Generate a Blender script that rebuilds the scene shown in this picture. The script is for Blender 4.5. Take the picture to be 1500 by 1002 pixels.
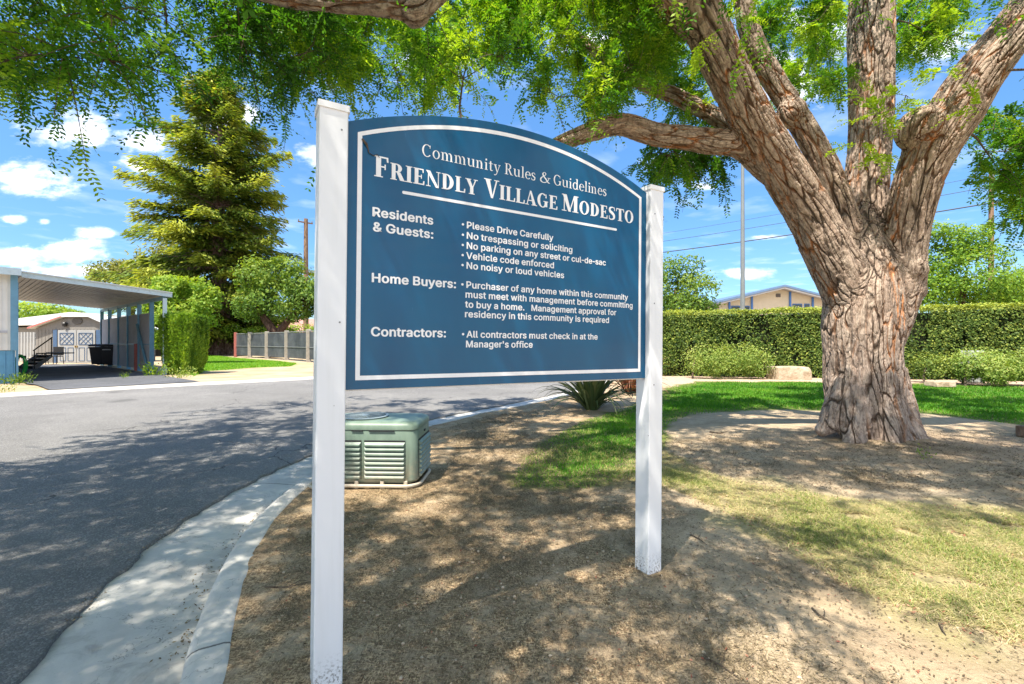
import bpy, bmesh, math, random, json
import numpy as np
from mathutils import Vector, Matrix, noise
R = math.radians
rng = np.random.default_rng(7)
random.seed(7)
sc = bpy.context.scene
for o in list(bpy.data.objects): bpy.data.objects.remove(o)

# ------------------------------------------------------------ camera, sky, sun, exposure
CAM_Z = 1.42
cam_d = bpy.data.cameras.new('camera'); cam = bpy.data.objects.new('camera', cam_d)
sc.collection.objects.link(cam); sc.camera = cam
cam_d.sensor_width = 36.0; cam_d.lens = 16.0
cam_d.clip_start = 0.05; cam_d.clip_end = 3000
cam.location = (0, 0, CAM_Z); cam.rotation_euler = (R(90), 0, 0)
cam_d.shift_y = 0.0

SUN_DIR = Vector((-0.27, -0.36, 0.90)).normalized()      # towards the sun
elev = math.asin(SUN_DIR.z); azim = math.atan2(SUN_DIR.x, SUN_DIR.y)
w = bpy.data.worlds.new('World'); sc.world = w; w.use_nodes = True
nt = w.node_tree; nt.nodes.clear()
def N(t, **k):
    n = nt.nodes.new(t)
    for a, b in k.items(): setattr(n, a, b)
    return n
def Lk(a, b): nt.links.new(a, b)
def mth(op, a, b=None, c=None, clamp=False):
    n = nt.nodes.new('ShaderNodeMath'); n.operation = op; n.use_clamp = clamp
    for i, v in enumerate((a, b, c)):
        if v is None: continue
        if isinstance(v, (int, float)): n.inputs[i].default_value = v
        else: nt.links.new(v, n.inputs[i])
    return n.outputs[0]
sky = N('ShaderNodeTexSky', sky_type='NISHITA', sun_disc=False)
sky.sun_elevation = elev; sky.sun_rotation = azim
sky.air_density = 1.0; sky.dust_density = 0.25; sky.ozone_density = 1.6
hs = N('ShaderNodeHueSaturation'); hs.inputs['Saturation'].default_value = 1.24; hs.inputs['Value'].default_value = 1.0
Lk(sky.outputs[0], hs.inputs['Color'])
tc = N('ShaderNodeTexCoord'); sep = N('ShaderNodeSeparateXYZ'); Lk(tc.outputs['Generated'], sep.inputs[0])
hz = N('ShaderNodeValToRGB'); Lk(sep.outputs[2], hz.inputs[0])
hz.color_ramp.elements[0].position = 0.0; hz.color_ramp.elements[0].color = (.33,.47,.62,1)
hz.color_ramp.elements[1].position = .55; hz.color_ramp.elements[1].color = (1,1,1,1)
hm = N('ShaderNodeMix', data_type='RGBA', blend_type='MULTIPLY'); hm.inputs[0].default_value = 1; Lk(hs.outputs[0], hm.inputs[6]); Lk(hz.outputs[0], hm.inputs[7])
dy = mth('MAXIMUM', sep.outputs[1], 0.02)
u_ = mth('DIVIDE', sep.outputs[0], dy); v_ = mth('DIVIDE', sep.outputs[2], dy)
cmb = N('ShaderNodeCombineXYZ'); Lk(u_, cmb.inputs[0]); Lk(v_, cmb.inputs[1])
n1 = N('ShaderNodeTexNoise'); n1.inputs['Scale'].default_value = 9; n1.inputs['Detail'].default_value = 7; n1.inputs['Roughness'].default_value = .62
mp = N('ShaderNodeMapping'); mp.inputs['Scale'].default_value = (1, 2.2, 1); Lk(cmb.outputs[0], mp.inputs[0]); Lk(mp.outputs[0], n1.inputs['Vector'])
nz = mth('SUBTRACT', n1.outputs['Fac'], .5)
clouds = [(30,262,84,30),(110,190,90,34),(205,205,70,30),(215,240,50,16),(60,372,125,24),(115,396,110,17),(153,339,46,9),(18,320,28,9),(62,323,14,7),
          (470,235,30,30),(985,236,52,16),(1030,274,34,8),(1118,346,36,6),(1095,398,55,10),(1020,225,30,14),(1155,120,60,60),(1200,40,60,40),(1385,70,60,30),(860,60,70,30),(640,90,80,30),(340,170,60,18),(300,215,50,10)]
acc = None
for (cx, cy, rx, ry) in clouds:
    a = mth('MULTIPLY', mth('SUBTRACT', u_, (cx-750)/667), 667.0/rx)
    b = mth('MULTIPLY', mth('SUBTRACT', v_, (500-cy)/667), 667.0/ry)
    r2 = mth('ADD', mth('MULTIPLY', a, a), mth('MULTIPLY', b, b))
    g = mth('SUBTRACT', 1.0, mth('SQRT', r2))
    acc = g if acc is None else mth('MAXIMUM', acc, g)
cm = mth('ADD', acc, mth('MULTIPLY', nz, 3.2))
cm = mth('MULTIPLY', cm, 1.05, clamp=True)
cm = mth('SMOOTHSTEP', 0, 1, cm) if False else mth('MULTIPLY', mth('MULTIPLY', cm, cm), mth('SUBTRACT', 3.0, mth('MULTIPLY', cm, 2.0)))
n2 = N('ShaderNodeTexNoise'); n2.inputs['Scale'].default_value = 2.2; n2.inputs['Detail'].default_value = 6
dz = mth('MAXIMUM', sep.outputs[2], 0.05)
c2 = N('ShaderNodeCombineXYZ'); Lk(mth('DIVIDE', sep.outputs[0], dz), c2.inputs[0]); Lk(mth('DIVIDE', sep.outputs[1], dz), c2.inputs[1]); Lk(c2.outputs[0], n2.inputs['Vector'])
back = mth('MULTIPLY', mth('SUBTRACT', .05, sep.outputs[1], clamp=True), .45, clamp=True)      # unseen broken cloud behind the viewer, added to whiten the fill light
wisp = mth('MULTIPLY', mth('SUBTRACT', mth('ADD', n2.outputs['Fac'], mth('MINIMUM', back, .2)), .53, clamp=True), mth('ADD', 1.0, mth('MULTIPLY', back, 8)), clamp=True)
cm = mth('MULTIPLY', mth('MAXIMUM', cm, wisp), .93)
mix = N('ShaderNodeMix', data_type='RGBA'); Lk(cm, mix.inputs[0]); Lk(hm.outputs[2], mix.inputs[6])
n3 = N('ShaderNodeTexNoise'); n3.inputs['Scale'].default_value = 14; n3.inputs['Detail'].default_value = 4; Lk(mp.outputs[0], n3.inputs['Vector'])
cr = N('ShaderNodeMapRange'); Lk(n3.outputs['Fac'], cr.inputs[0]); cr.inputs[1].default_value=.35; cr.inputs[2].default_value=.6; cr.inputs[3].default_value=4.6; cr.inputs[4].default_value=8.2
cc = N('ShaderNodeCombineColor'); Lk(mth('MULTIPLY', cr.outputs[0], .96), cc.inputs[0]); Lk(mth('MULTIPLY', cr.outputs[0], .98), cc.inputs[1]); Lk(mth('MULTIPLY', cr.outputs[0], 1.03), cc.inputs[2])
Lk(cc.outputs[0], mix.inputs[7])
bg = N('ShaderNodeBackground'); bg.inputs['Strength'].default_value = 0.13
wo = N('ShaderNodeOutputWorld'); Lk(mix.outputs[2], bg.inputs[0]); Lk(bg.outputs[0], wo.inputs[0])

sd = bpy.data.lights.new('sun', 'SUN'); sd.energy = 4.6; sd.angle = R(0.53); sd.color = (1, .93, .82)
so = bpy.data.objects.new('sun', sd); sc.collection.objects.link(so)
so.rotation_euler = SUN_DIR.to_track_quat('Z', 'Y').to_euler(); so.location = SUN_DIR*60
sc.view_settings.view_transform = 'Standard'; sc.view_settings.look = 'None'
sc.view_settings.exposure = 1.2; sc.view_settings.gamma = 1.0; sc.view_settings.use_curve_mapping = False
sc.cycles.max_bounces = 8; sc.cycles.diffuse_bounces = 4; sc.cycles.glossy_bounces = 3; sc.cycles.transmission_bounces = 5
sc.cycles.use_denoising = True

# ------------------------------------------------------------ materials
def mat(name):
    m = bpy.data.materials.new(name); m.use_nodes = True
    m.node_tree.nodes.clear()
    return m
class G:
    """tiny node-graph writer"""
    def __init__(s, name):
        s.m = mat(name); s.t = s.m.node_tree
        s.out = s.t.nodes.new('ShaderNodeOutputMaterial')
    def n(s, t, **k):
        x = s.t.nodes.new(t)
        for a, b in k.items(): setattr(x, a, b)
        return x
    def set(s, sock, v):
        if hasattr(v, 'is_linked') or isinstance(v, bpy.types.NodeSocket): s.t.links.new(v, sock)
        elif isinstance(v, (tuple, list)) and len(v) == 3 and sock.type == 'RGBA': sock.default_value = (*v, 1)
        else: sock.default_value = v
    def math(s, op, a, b=0.0, clamp=False):
        x = s.n('ShaderNodeMath', operation=op, use_clamp=clamp); s.set(x.inputs[0], a); s.set(x.inputs[1], b); return x.outputs[0]
    def mix(s, f, a, b, blend='MIX'):
        x = s.n('ShaderNodeMix', data_type='RGBA', blend_type=blend); s.set(x.inputs[0], f); s.set(x.inputs[6], a); s.set(x.inputs[7], b); return x.outputs[2]
    def mapr(s, v, a, b, c=0.0, d=1.0, smooth=False):
        x = s.n('ShaderNodeMapRange'); x.interpolation_type = 'SMOOTHSTEP' if smooth else 'LINEAR'
        s.set(x.inputs[0], v)
        for i, q in enumerate((a, b, c, d)): x.inputs[i+1].default_value = q
        return x.outputs[0]
    def obj(s): return s.n('ShaderNodeTexCoord').outputs['Object']
    def pos(s): return s.n('ShaderNodeNewGeometry').outputs['Position']
    def scale(s, v, sc_, rot=(0,0,0), loc=(0,0,0)):
        x = s.n('ShaderNodeMapping'); s.set(x.inputs[0], v); x.inputs['Scale'].default_value = sc_; x.inputs['Rotation'].default_value = rot; x.inputs['Location'].default_value = loc; return x.outputs[0]
    def noise(s, v, scale, detail=3, rough=.5, dist=0.0):
        x = s.n('ShaderNodeTexNoise'); s.set(x.inputs['Vector'], v); x.inputs['Scale'].default_value = scale; x.inputs['Detail'].default_value = detail
        x.inputs['Roughness'].default_value = rough; x.inputs['Distortion'].default_value = dist; return x.outputs['Fac']
    def voro(s, v, scale, feature='F1', rand=1.0):
        x = s.n('ShaderNodeTexVoronoi', feature=feature); s.set(x.inputs['Vector'], v); x.inputs['Scale'].default_value = scale
        x.inputs['Randomness'].default_value = rand; return x
    def attr(s, name):
        return s.n('ShaderNodeAttribute', attribute_name=name)
    def bump(s, h, strength=.5, dist=.01, normal=None):
        x = s.n('ShaderNodeBump'); s.set(x.inputs['Height'], h); x.inputs['Strength'].default_value = strength; x.inputs['Distance'].default_value = dist
        if normal is not None: s.set(x.inputs['Normal'], normal)
        return x.outputs[0]
    def ramp(s, f, stops):
        x = s.n('ShaderNodeValToRGB'); s.set(x.inputs[0], f); e = x.color_ramp.elements
        while len(e) < len(stops): e.new(.5)
        for i, (p, c) in enumerate(stops): e[i].position = p; e[i].color = (*c, 1)
        return x.outputs[0]
    def pbr(s, col, rough=.7, normal=None, metal=0.0, spec=.5, coat=0.0):
        x = s.n('ShaderNodeBsdfPrincipled'); s.set(x.inputs['Base Color'], col); s.set(x.inputs['Roughness'], rough)
        s.set(x.inputs['Metallic'], metal); x.inputs['Specular IOR Level'].default_value = spec; x.inputs['Coat Weight'].default_value = coat
        if normal is not None: s.set(x.inputs['Normal'], normal)
        s.t.links.new(x.outputs[0], s.out.inputs[0]); return x
def paint(name, col, rough=.55, var=.12, scale=3.0, dirt=None, metal=0.0, bumps=.15):
    g = G(name); p = g.pos()
    n = g.noise(p, scale, 5, .6)
    c = g.mix(g.mapr(n, .3, .7), tuple(x*(1-var) for x in col), tuple(min(1, x*(1+var)) for x in col))
    if dirt:
        d = g.mapr(g.noise(p, scale*2.7, 6, .7), .52, .75, 0, .6); c = g.mix(d, c, dirt)
    nn = g.bump(g.noise(p, 40, 3), bumps, .004)
    g.pbr(c, rough, nn, metal); return g.m

M = {}
M['white_vinyl'] = paint('white_vinyl', (.80,.80,.80), .35, .03, 2.0, None, 0, .03)
def vinyl():
    g = G('post_vinyl'); p = g.obj()
    z = g.n('ShaderNodeSeparateXYZ'); g.set(z.inputs[0], g.pos())
    low = g.mapr(z.outputs[2], .0, .16, 1, 0, True)
    sp = g.mapr(g.noise(g.pos(), 90, 4, .7), .50, .62)
    streak = g.mapr(g.noise(g.scale(g.pos(), (30, 30, 1.6)), 1, 4, .6), .5, .75, 0, .22)
    c = g.mix(streak, (.78,.79,.80), (.62,.62,.58))
    c = g.mix(g.math('MULTIPLY', low, sp), c, (.12,.10,.07))
    spots = g.mapr(g.voro(g.pos(), 9).outputs['Distance'], .028, .045, .8, 0)
    c = g.mix(spots, c, (.18,.17,.16))
    g.pbr(c, .38, g.bump(g.noise(g.pos(), 8, 3), .05, .01), 0, .5); return g.m
M['vinyl'] = vinyl()
def signblue():
    g = G('sign_blue'); p = g.pos()
    n = g.noise(g.scale(p, (5, 5, 1.2)), 1, 4, .5)
    c = g.mix(g.mapr(n, .35, .65), (.0,.070,.162), (.0,.088,.188))
    scr = g.mapr(g.noise(g.scale(p, (60, 60, 5)), 1, 5, .8), .67, .74, 0, .28)
    c = g.mix(scr, c, (.12,.28,.42))
    nn = g.bump(g.noise(p, 3.0, 2), .05, .05)
    g.pbr(c, .2, nn, 0, .35, .12); return g.m
M['sign_blue'] = signblue()
M['letter'] = paint('letter_vinyl', (.80,.80,.80), .4, .03, 30)

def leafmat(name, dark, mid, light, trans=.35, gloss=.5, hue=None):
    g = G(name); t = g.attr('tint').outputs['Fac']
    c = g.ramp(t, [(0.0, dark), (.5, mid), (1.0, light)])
    d = g.n('ShaderNodeBsdfPrincipled'); g.set(d.inputs['Base Color'], c); d.inputs['Roughness'].default_value = gloss; d.inputs['Specular IOR Level'].default_value = .2
    tr = g.n('ShaderNodeBsdfTranslucent'); tcol = g.mix(1.0, c, (1.5, 1.45, .45), 'MULTIPLY'); g.set(tr.inputs[0], tcol)
    mx = g.n('ShaderNodeMixShader'); mx.inputs[0].default_value = trans
    g.t.links.new(d.outputs[0], mx.inputs[1]); g.t.links.new(tr.outputs[0], mx.inputs[2]); g.t.links.new(mx.outputs[0], g.out.inputs[0])
    return g.m
M['locust_leaf'] = leafmat('locust_leaf', (.025,.095,.012), (.10,.25,.018), (.36,.50,.035), .45)
M['hedge_leaf'] = leafmat('hedge_leaf', (.022,.055,.010), (.12,.185,.035), (.42,.46,.09), .3)
M['shrub_leaf'] = leafmat('shrub_leaf', (.06,.13,.025), (.24,.34,.07), (.46,.47,.15), .35)
M['tree_leaf'] = leafmat('tree_leaf', (.03,.08,.014), (.11,.20,.03), (.30,.38,.06), .35)
M['olive_leaf'] = leafmat('olive_leaf', (.05,.07,.012), (.15,.17,.03), (.28,.27,.05), .3)
M['bright_leaf'] = leafmat('bright_leaf', (.045,.12,.014), (.17,.30,.03), (.38,.45,.06), .4)
M['redwood_leaf'] = leafmat('redwood_leaf', (.022,.065,.016), (.12,.19,.03), (.42,.44,.07), .35)
M['topiary_leaf'] = leafmat('topiary_leaf', (.06,.14,.012), (.17,.30,.025), (.32,.44,.05), .35)
M['grass'] = leafmat('grass_blade', (.05,.18,.014), (.13,.33,.022), (.32,.44,.05), .4, .5)
M['dullgrass'] = leafmat('dull_grass_blade', (.08,.15,.03), (.24,.29,.07), (.50,.43,.17), .3, .55)
M['drygrass'] = leafmat('dry_grass_blade', (.14,.24,.06), (.42,.38,.17), (.62,.50,.30), .25, .6)
M['litter'] = leafmat('litter', (.10,.07,.04), (.22,.17,.10), (.42,.33,.20), .05, .8)
M['redlitter'] = leafmat('red_litter', (.16,.05,.03), (.30,.11,.07), (.42,.24,.15), .05, .8)
M['flax'] = leafmat('flax_blade', (.03,.06,.022), (.09,.13,.05), (.26,.27,.12), .12, .35)
M['redflax'] = leafmat('bronze_flax_blade', (.10,.03,.02), (.24,.10,.06), (.42,.24,.13), .12, .4)

def bark():
    g = G('locust_bark'); a = g.attr('bark').outputs['Vector']
    def warp(v, scale, amt):
        wob = g.n('ShaderNodeTexNoise'); g.set(wob.inputs['Vector'], v); wob.inputs['Scale'].default_value = scale; wob.inputs['Detail'].default_value = 3
        vs = g.n('ShaderNodeVectorMath', operation='SUBTRACT'); g.set(vs.inputs[0], wob.outputs['Color']); vs.inputs[1].default_value = (.5,.5,.5)
        vm = g.n('ShaderNodeVectorMath', operation='SCALE'); g.set(vm.inputs[0], vs.outputs[0]); vm.inputs['Scale'].default_value = amt
        va = g.n('ShaderNodeVectorMath', operation='ADD'); g.set(va.inputs[0], v); g.set(va.inputs[1], vm.outputs[0]); return va.outputs[0]
    b = warp(a, 4.5, .15)
    v1 = g.voro(b, 11.5, 'DISTANCE_TO_EDGE').outputs['Distance']
    v2 = g.voro(warp(a, 12, .07), 34, 'DISTANCE_TO_EDGE').outputs['Distance']
    rn = g.noise(b, 8.5, 3, .55); rid = g.math('ABSOLUTE', g.math('SUBTRACT', rn, .5))
    ncell = g.voro(b, 11.5, 'F1'); 
    wide = g.mapr(g.noise(a, 3.0, 2), .35, .65, .6, 1.5)
    e1 = g.math('DIVIDE', v1, wide)
    flat_ = g.mapr(g.noise(a, 4.2, 4, .6), .50, .62); big = g.math('MAXIMUM', g.mapr(e1, .01, .075, 0, 1), g.math('MULTIPLY', flat_, .75)); rg = g.mapr(rid, 0, .03, 0, 1); small = g.mapr(v2, 0, .07, 0, 1)
    fib = g.noise(g.scale(b, (1, 1, .4)), 38, 6, .7); flake = g.noise(g.scale(b, (1, 1, .8)), 13, 5, .6)
    h = g.math('ADD', g.math('MULTIPLY', big, .62), g.math('MULTIPLY', small, .14))
    iso = g.noise(g.scale(g.pos(), (1,1,.55)), 16, 6, .72); h = g.math('ADD', h, g.math('MULTIPLY', iso, .55)); h = g.math('ADD', h, g.math('MULTIPLY', rg, .24)); h = g.math('ADD', h, g.math('MULTIPLY', fib, .16)); h = g.math('ADD', h, g.math('MULTIPLY', flake, .30))
    patch = g.noise(a, 2.6, 4, .6)
    plate = g.mix(g.mapr(g.math('ADD', g.math('MULTIPLY', fib, .5), g.math('MULTIPLY', iso, .5)), .38, .62), (.20,.15,.115), (.66,.53,.42))
    plate = g.mix(g.mapr(flake, .42, .6, 0, .6), plate, (.46,.34,.265))
    sepc = g.n('ShaderNodeSeparateColor'); g.set(sepc.inputs[0], ncell.outputs['Color'])
    plate = g.mix(g.math('MULTIPLY', sepc.outputs[0], .4), plate, (.36,.25,.19))
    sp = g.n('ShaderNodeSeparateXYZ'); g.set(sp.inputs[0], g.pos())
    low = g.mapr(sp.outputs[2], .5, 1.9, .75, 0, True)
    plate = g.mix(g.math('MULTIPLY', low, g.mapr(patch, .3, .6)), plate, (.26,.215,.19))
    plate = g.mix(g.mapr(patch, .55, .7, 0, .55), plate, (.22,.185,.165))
    rust = g.mix(g.mapr(g.noise(a, 7, 3), .4, .62), (.17,.085,.045), (.58,.23,.08))
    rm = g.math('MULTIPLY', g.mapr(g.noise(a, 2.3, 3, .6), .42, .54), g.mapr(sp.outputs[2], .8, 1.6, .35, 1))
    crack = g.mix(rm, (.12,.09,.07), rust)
    c = g.mix(g.math('MULTIPLY', g.mapr(e1, .02, .105, 1, 0, True), g.math('SUBTRACT', 1.0, g.math('MULTIPLY', flat_, .8))), plate, crack)
    c = g.mix(g.mapr(rid, 0, .022, .75, 0), c, (.13,.095,.075))
    c = g.mix(g.mapr(v2, 0, .05, .45, 0), c, (.12,.09,.07))
    c = g.mix(g.math('MULTIPLY', g.mapr(e1, 0, .014, .8, 0), g.math('SUBTRACT', 1.0, flat_)), c, (.045,.03,.022))
    c = g.mix(g.mapr(iso, .36, .49, .65, 0), c, (.13,.085,.06))
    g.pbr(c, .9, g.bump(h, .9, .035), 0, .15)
    dp = g.n('ShaderNodeDisplacement'); g.set(dp.inputs['Height'], h); dp.inputs['Midlevel'].default_value = 1.3; dp.inputs['Scale'].default_value = .040
    g.t.links.new(dp.outputs[0], g.out.inputs['Displacement'])
    g.m.displacement_method = 'DISPLACEMENT'
    return g.m
M['bark'] = bark()
def plainbark(name, a, b, sc_=6):
    g = G(name); n = g.noise(g.scale(g.pos(), (1,1,.25)), sc_, 5, .7)
    g.pbr(g.mix(g.mapr(n, .35, .65), a, b), .95, g.bump(n, .9, .05), 0, .1); return g.m
M['twig'] = plainbark('twig_bark', (.07,.05,.035), (.19,.15,.11), 20)
M['redbark'] = plainbark('redwood_bark', (.07,.04,.032), (.30,.22,.20), 7)
M['darkbark'] = plainbark('dark_bark', (.05,.03,.02), (.13,.08,.06), 7)
M['polewood'] = plainbark('pole_wood', (.16,.10,.065), (.32,.21,.14), 9)

# ------------------------------------------------------------ mesh helpers
def np_mesh(name, V, F=None, loops=None, sizes=None, mats=(), smooth=False, attrs=None):
    """V (n,3); F (m,k) faces of equal size"""
    me = bpy.data.meshes.new(name); V = np.asarray(V, dtype=np.float32)
    me.vertices.add(len(V)); me.vertices.foreach_set('co', V.ravel())
    if F is not None:
        F = np.asarray(F, dtype=np.int32); m, k = F.shape
        loops = F.ravel(); sizes = np.full(m, k, dtype=np.int32)
    sizes = np.asarray(sizes, dtype=np.int32); loops = np.asarray(loops, dtype=np.int32)
    me.loops.add(len(loops)); me.loops.foreach_set('vertex_index', loops)
    me.polygons.add(len(sizes)); st = np.concatenate([[0], np.cumsum(sizes)[:-1]]).astype(np.int32)
    me.polygons.foreach_set('loop_start', st); me.polygons.foreach_set('loop_total', sizes)
    if smooth: me.polygons.foreach_set('use_smooth', np.ones(len(sizes), dtype=bool))
    if attrs:
        for k_, (ty, data) in attrs.items():
            at = me.attributes.new(k_, ty, 'POINT')
            at.data.foreach_set('vector' if ty == 'FLOAT_VECTOR' else 'value', np.asarray(data, dtype=np.float32).ravel())
    for m_ in mats: me.materials.append(m_)
    me.update(calc_edges=True); me.validate()
    return me
def link(name, me, parent=None, **props):
    o = bpy.data.objects.new(name, me); sc.collection.objects.link(o)
    if parent is not None: o.parent = parent
    for k, v in props.items(): o[k] = v
    return o
def thing(name, label, cat, loc=(0,0,0), rz=0, group=None):
    o = bpy.data.objects.new(name, None); sc.collection.objects.link(o)
    o.location = loc; o.rotation_euler = (0,0,rz); o['label'] = label; o['category'] = cat; o.empty_display_size = .2
    if group: o['group'] = group
    return o
class MB:
    def __init__(s): s.v = []; s.f = []
    def add(s, V, F):
        b = len(s.v); s.v += [tuple(map(float, p)) for p in V]; s.f += [tuple(b+i for i in f) for f in F]; return s
    def box(s, c, d, rz=0, ry=0, rx=0, bev=0.0):
        M4 = Matrix.Rotation(rz,4,'Z') @ Matrix.Rotation(ry,4,'Y') @ Matrix.Rotation(rx,4,'X')
        bm = bmesh.new(); bmesh.ops.create_cube(bm, size=1)
        for v in bm.verts: v.co = Vector((v.co.x*d[0], v.co.y*d[1], v.co.z*d[2]))
        if bev > 0: bmesh.ops.bevel(bm, geom=list(bm.edges), offset=bev, segments=2, affect='EDGES', profile=.5)
        bm.verts.index_update()
        s.add([Vector(c) + (M4 @ v.co) for v in bm.verts], [[v.index for v in f.verts] for f in bm.faces]); bm.free(); return s
    def tube(s, pts, rad, n=8, cap=True):
        pts = [Vector(p) for p in pts]; rad = [rad]*len(pts) if not hasattr(rad, '__len__') else rad
        u = None; rings = []
        for i, p in enumerate(pts):
            t = (pts[min(i+1, len(pts)-1)] - pts[max(i-1, 0)]).normalized()
            if u is None: u = t.orthogonal().normalized()
            u = (u - t*u.dot(t)).normalized(); b = t.cross(u)
            rings.append([p + (u*math.cos(a) + b*math.sin(a))*rad[i] for a in [2*math.pi*k/n for k in range(n)]])
        V = [q for r in rings for q in r]; F = []
        for i in range(len(pts)-1):
            for k in range(n):
                F.append((i*n+k, i*n+(k+1)%n, (i+1)*n+(k+1)%n, (i+1)*n+k))
        if cap: F.append(tuple(range(n))[::-1]); F.append(tuple((len(pts)-1)*n+k for k in range(n)))
        return s.add(V, F)
    def prism(s, poly, z0, z1, fn=None):
        """poly list of (x,y); extruded z0..z1; fn maps (x,y,z)->point"""
        n = len(poly); fn = fn or (lambda x,y,z: (x,y,z))
        V = [fn(x,y,z0) for x,y in poly] + [fn(x,y,z1) for x,y in poly]
        F = [tuple(range(n))[::-1], tuple(range(n,2*n))] + [(i,(i+1)%n,n+(i+1)%n,n+i) for i in range(n)]
        return s.add(V, F)
    def lathe(s, prof, c=(0,0,0), n=24):
        V = []; F = []; m = len(prof)
        for (r, z) in prof:
            for k in range(n):
                a = 2*math.pi*k/n; V.append((c[0]+r*math.cos(a), c[1]+r*math.sin(a), c[2]+z))
        for i in range(m-1):
            for k in range(n): F.append((i*n+k, i*n+(k+1)%n, (i+1)*n+(k+1)%n, (i+1)*n+k))
        F.append(tuple(range(n))[::-1]); F.append(tuple((m-1)*n+k for k in range(n)))
        return s.add(V, F)
    def build(s, name, m, parent=None, smooth=False, **props):
        me = bpy.data.meshes.new(name); me.from_pydata(s.v, [], s.f)
        if m: me.materials.append(m)
        bm = bmesh.new(); bm.from_mesh(me); bmesh.ops.recalc_face_normals(bm, faces=bm.faces); bm.to_mesh(me); bm.free()
        if smooth:
            me.polygons.foreach_set('use_smooth', [True]*len(me.polygons))
            try: me.set_sharp_from_angle(angle=R(38))
            except Exception: pass
        return link(name, me, parent, **props)
def copy_tree(o, parent=None, **props):
    c = o.copy(); sc.collection.objects.link(c)
    if parent is not None: c.parent = parent
    for ch in list(o.children): copy_tree(ch, c)
    for k, v in props.items(): c[k] = v
    return c
def at(px, py, Y):
    """photo pixel (1500 wide) at distance Y -> world point"""
    return Vector(((px-750)/667.0*Y, Y, CAM_Z + (500-py)/667.0*Y))
def on(px, py, z=0.0):
    Y = 667.0*(CAM_Z-z)/(py-500.0); return Vector(((px-750)/667.0*Y, Y, z))
def smst(x, a, b):
    t = np.clip((x-a)/(b-a), 0, 1); return t*t*(3-2*t)
def spline(P, k=12):
    P = np.asarray(P, float); out = []
    Q = np.vstack([2*P[0]-P[1], P, 2*P[-1]-P[-2]])
    for i in range(1, len(Q)-2):
        p0, p1, p2, p3 = Q[i-1], Q[i], Q[i+1], Q[i+2]
        for j in range(k):
            t = j/k
            out.append(.5*((2*p1) + (-p0+p2)*t + (2*p0-5*p1+4*p2-p3)*t*t + (-p0+3*p1-3*p2+p3)*t**3))
    out.append(P[-1]); return np.array(out)
def inpoly(x, y, poly):
    poly = np.asarray(poly); ins = np.zeros(np.shape(x), bool); n = len(poly); j = n-1
    for i in range(n):
        xi, yi = poly[i]; xj, yj = poly[j]
        c = ((yi > y) != (yj > y)) & (x < (xj-xi)*(y-yi)/((yj-yi) if yj != yi else 1e-9) + xi)
        ins ^= c; j = i
    return ins
def leaf_quads(name, C, A, B, L, W, tint, material, parent=None, fold=.0, **props):
    """rhombic leaves: centres C, long axis A, cross axis B (unit, orthogonal), length L, width W"""
    C = np.asarray(C); n = len(C); L = np.broadcast_to(L, n)[:, None]; W = np.broadcast_to(W, n)[:, None]
    V = np.empty((n, 4, 3)); V[:, 0] = C - A*L*.5; V[:, 1] = C + B*W*.5 + A*L*.05; V[:, 2] = C + A*L*.5; V[:, 3] = C - B*W*.5 + A*L*.05
    F = np.arange(n*4).reshape(n, 4)
    me = np_mesh(name, V.reshape(-1, 3), F, mats=(material,), attrs={'tint': ('FLOAT', np.repeat(tint, 4))})
    return link(name, me, parent, **props)
def unit(v): return v/np.maximum(np.linalg.norm(v, axis=-1, keepdims=True), 1e-9)
def rand_unit(n): return unit(rng.normal(size=(n, 3)))
def ortho(A):
    r = rand_unit(len(A)); return unit(np.cross(A, r))
# ------------------------------------------------------------ kerb line, far kerb line, terrain
KERB = spline([(3.5,-9),(1.6,-4.5),(.45,-1.8),(-.35,0),(-.85,1.05),(-1.19,1.89),(-1.40,2.3),(-1.66,2.90),(-1.86,3.51),(-1.965,4.1),(-2.0,4.75),(-1.93,5.6),(-1.7,6.7),(-1.33,7.7),(-.58,9.0),(.35,10.3),(1.3,11.75),(2.5,13.7),(3.7,16.2),(4.9,19),(7.5,24),(14,34),(30,55),(70,100)], 14)
FAR = spline([(-60,-45),(-33,-12),(-19.2,3.4),(-15.5,7.5),(-12.4,11.0),(-10.4,13.3),(-7.1,16.4),(-3,21.3),(1.5,27.5),(7,36),(20,55),(60,110)], 14)
def offset(P, d):
    T = np.gradient(P, axis=0); T = T/np.linalg.norm(T, axis=1, keepdims=True)
    return P + np.stack([-T[:,1], T[:,0]], 1)*d          # to the left of travel
def dist_poly(x, y, P):
    best = np.full(x.shape, 1e9)
    for i in range(len(P)-1):
        a = P[i]; b = P[i+1]; ab = b-a; t = np.clip(((x-a[0])*ab[0]+(y-a[1])*ab[1])/(ab@ab), 0, 1)
        best = np.minimum(best, (x-a[0]-t*ab[0])**2+(y-a[1]-t*ab[1])**2)
    return np.sqrt(best)
ISL = np.vstack([KERB, [(900,1300),(900,-300),(3.5,-300)]])
FARP = np.vstack([FAR, [(60,1300),(-900,1300),(-900,-300),(-60,-300)]])
def zisl(x, y):
    z = .13*smst(y, 7.5, 16) * smst(x, 1.0, 5.0)
    z = z + .05*np.exp(-(((x-5.4)**2+(y-6.7)**2)/2.2)) + .07*np.exp(-(((x-5.3)**2+(y-6.7)**2)/.75))          # soil heaped round the trunk
    return z + .008*np.sin(x*2.1+y*1.3)*np.cos(y*1.7-x*.9)
def ground_z(x, y):
    x = np.atleast_1d(np.asarray(x, float)); y = np.atleast_1d(np.asarray(y, float))
    return np.where(inpoly(x, y, FARP), .12, zisl(x, y))
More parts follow.
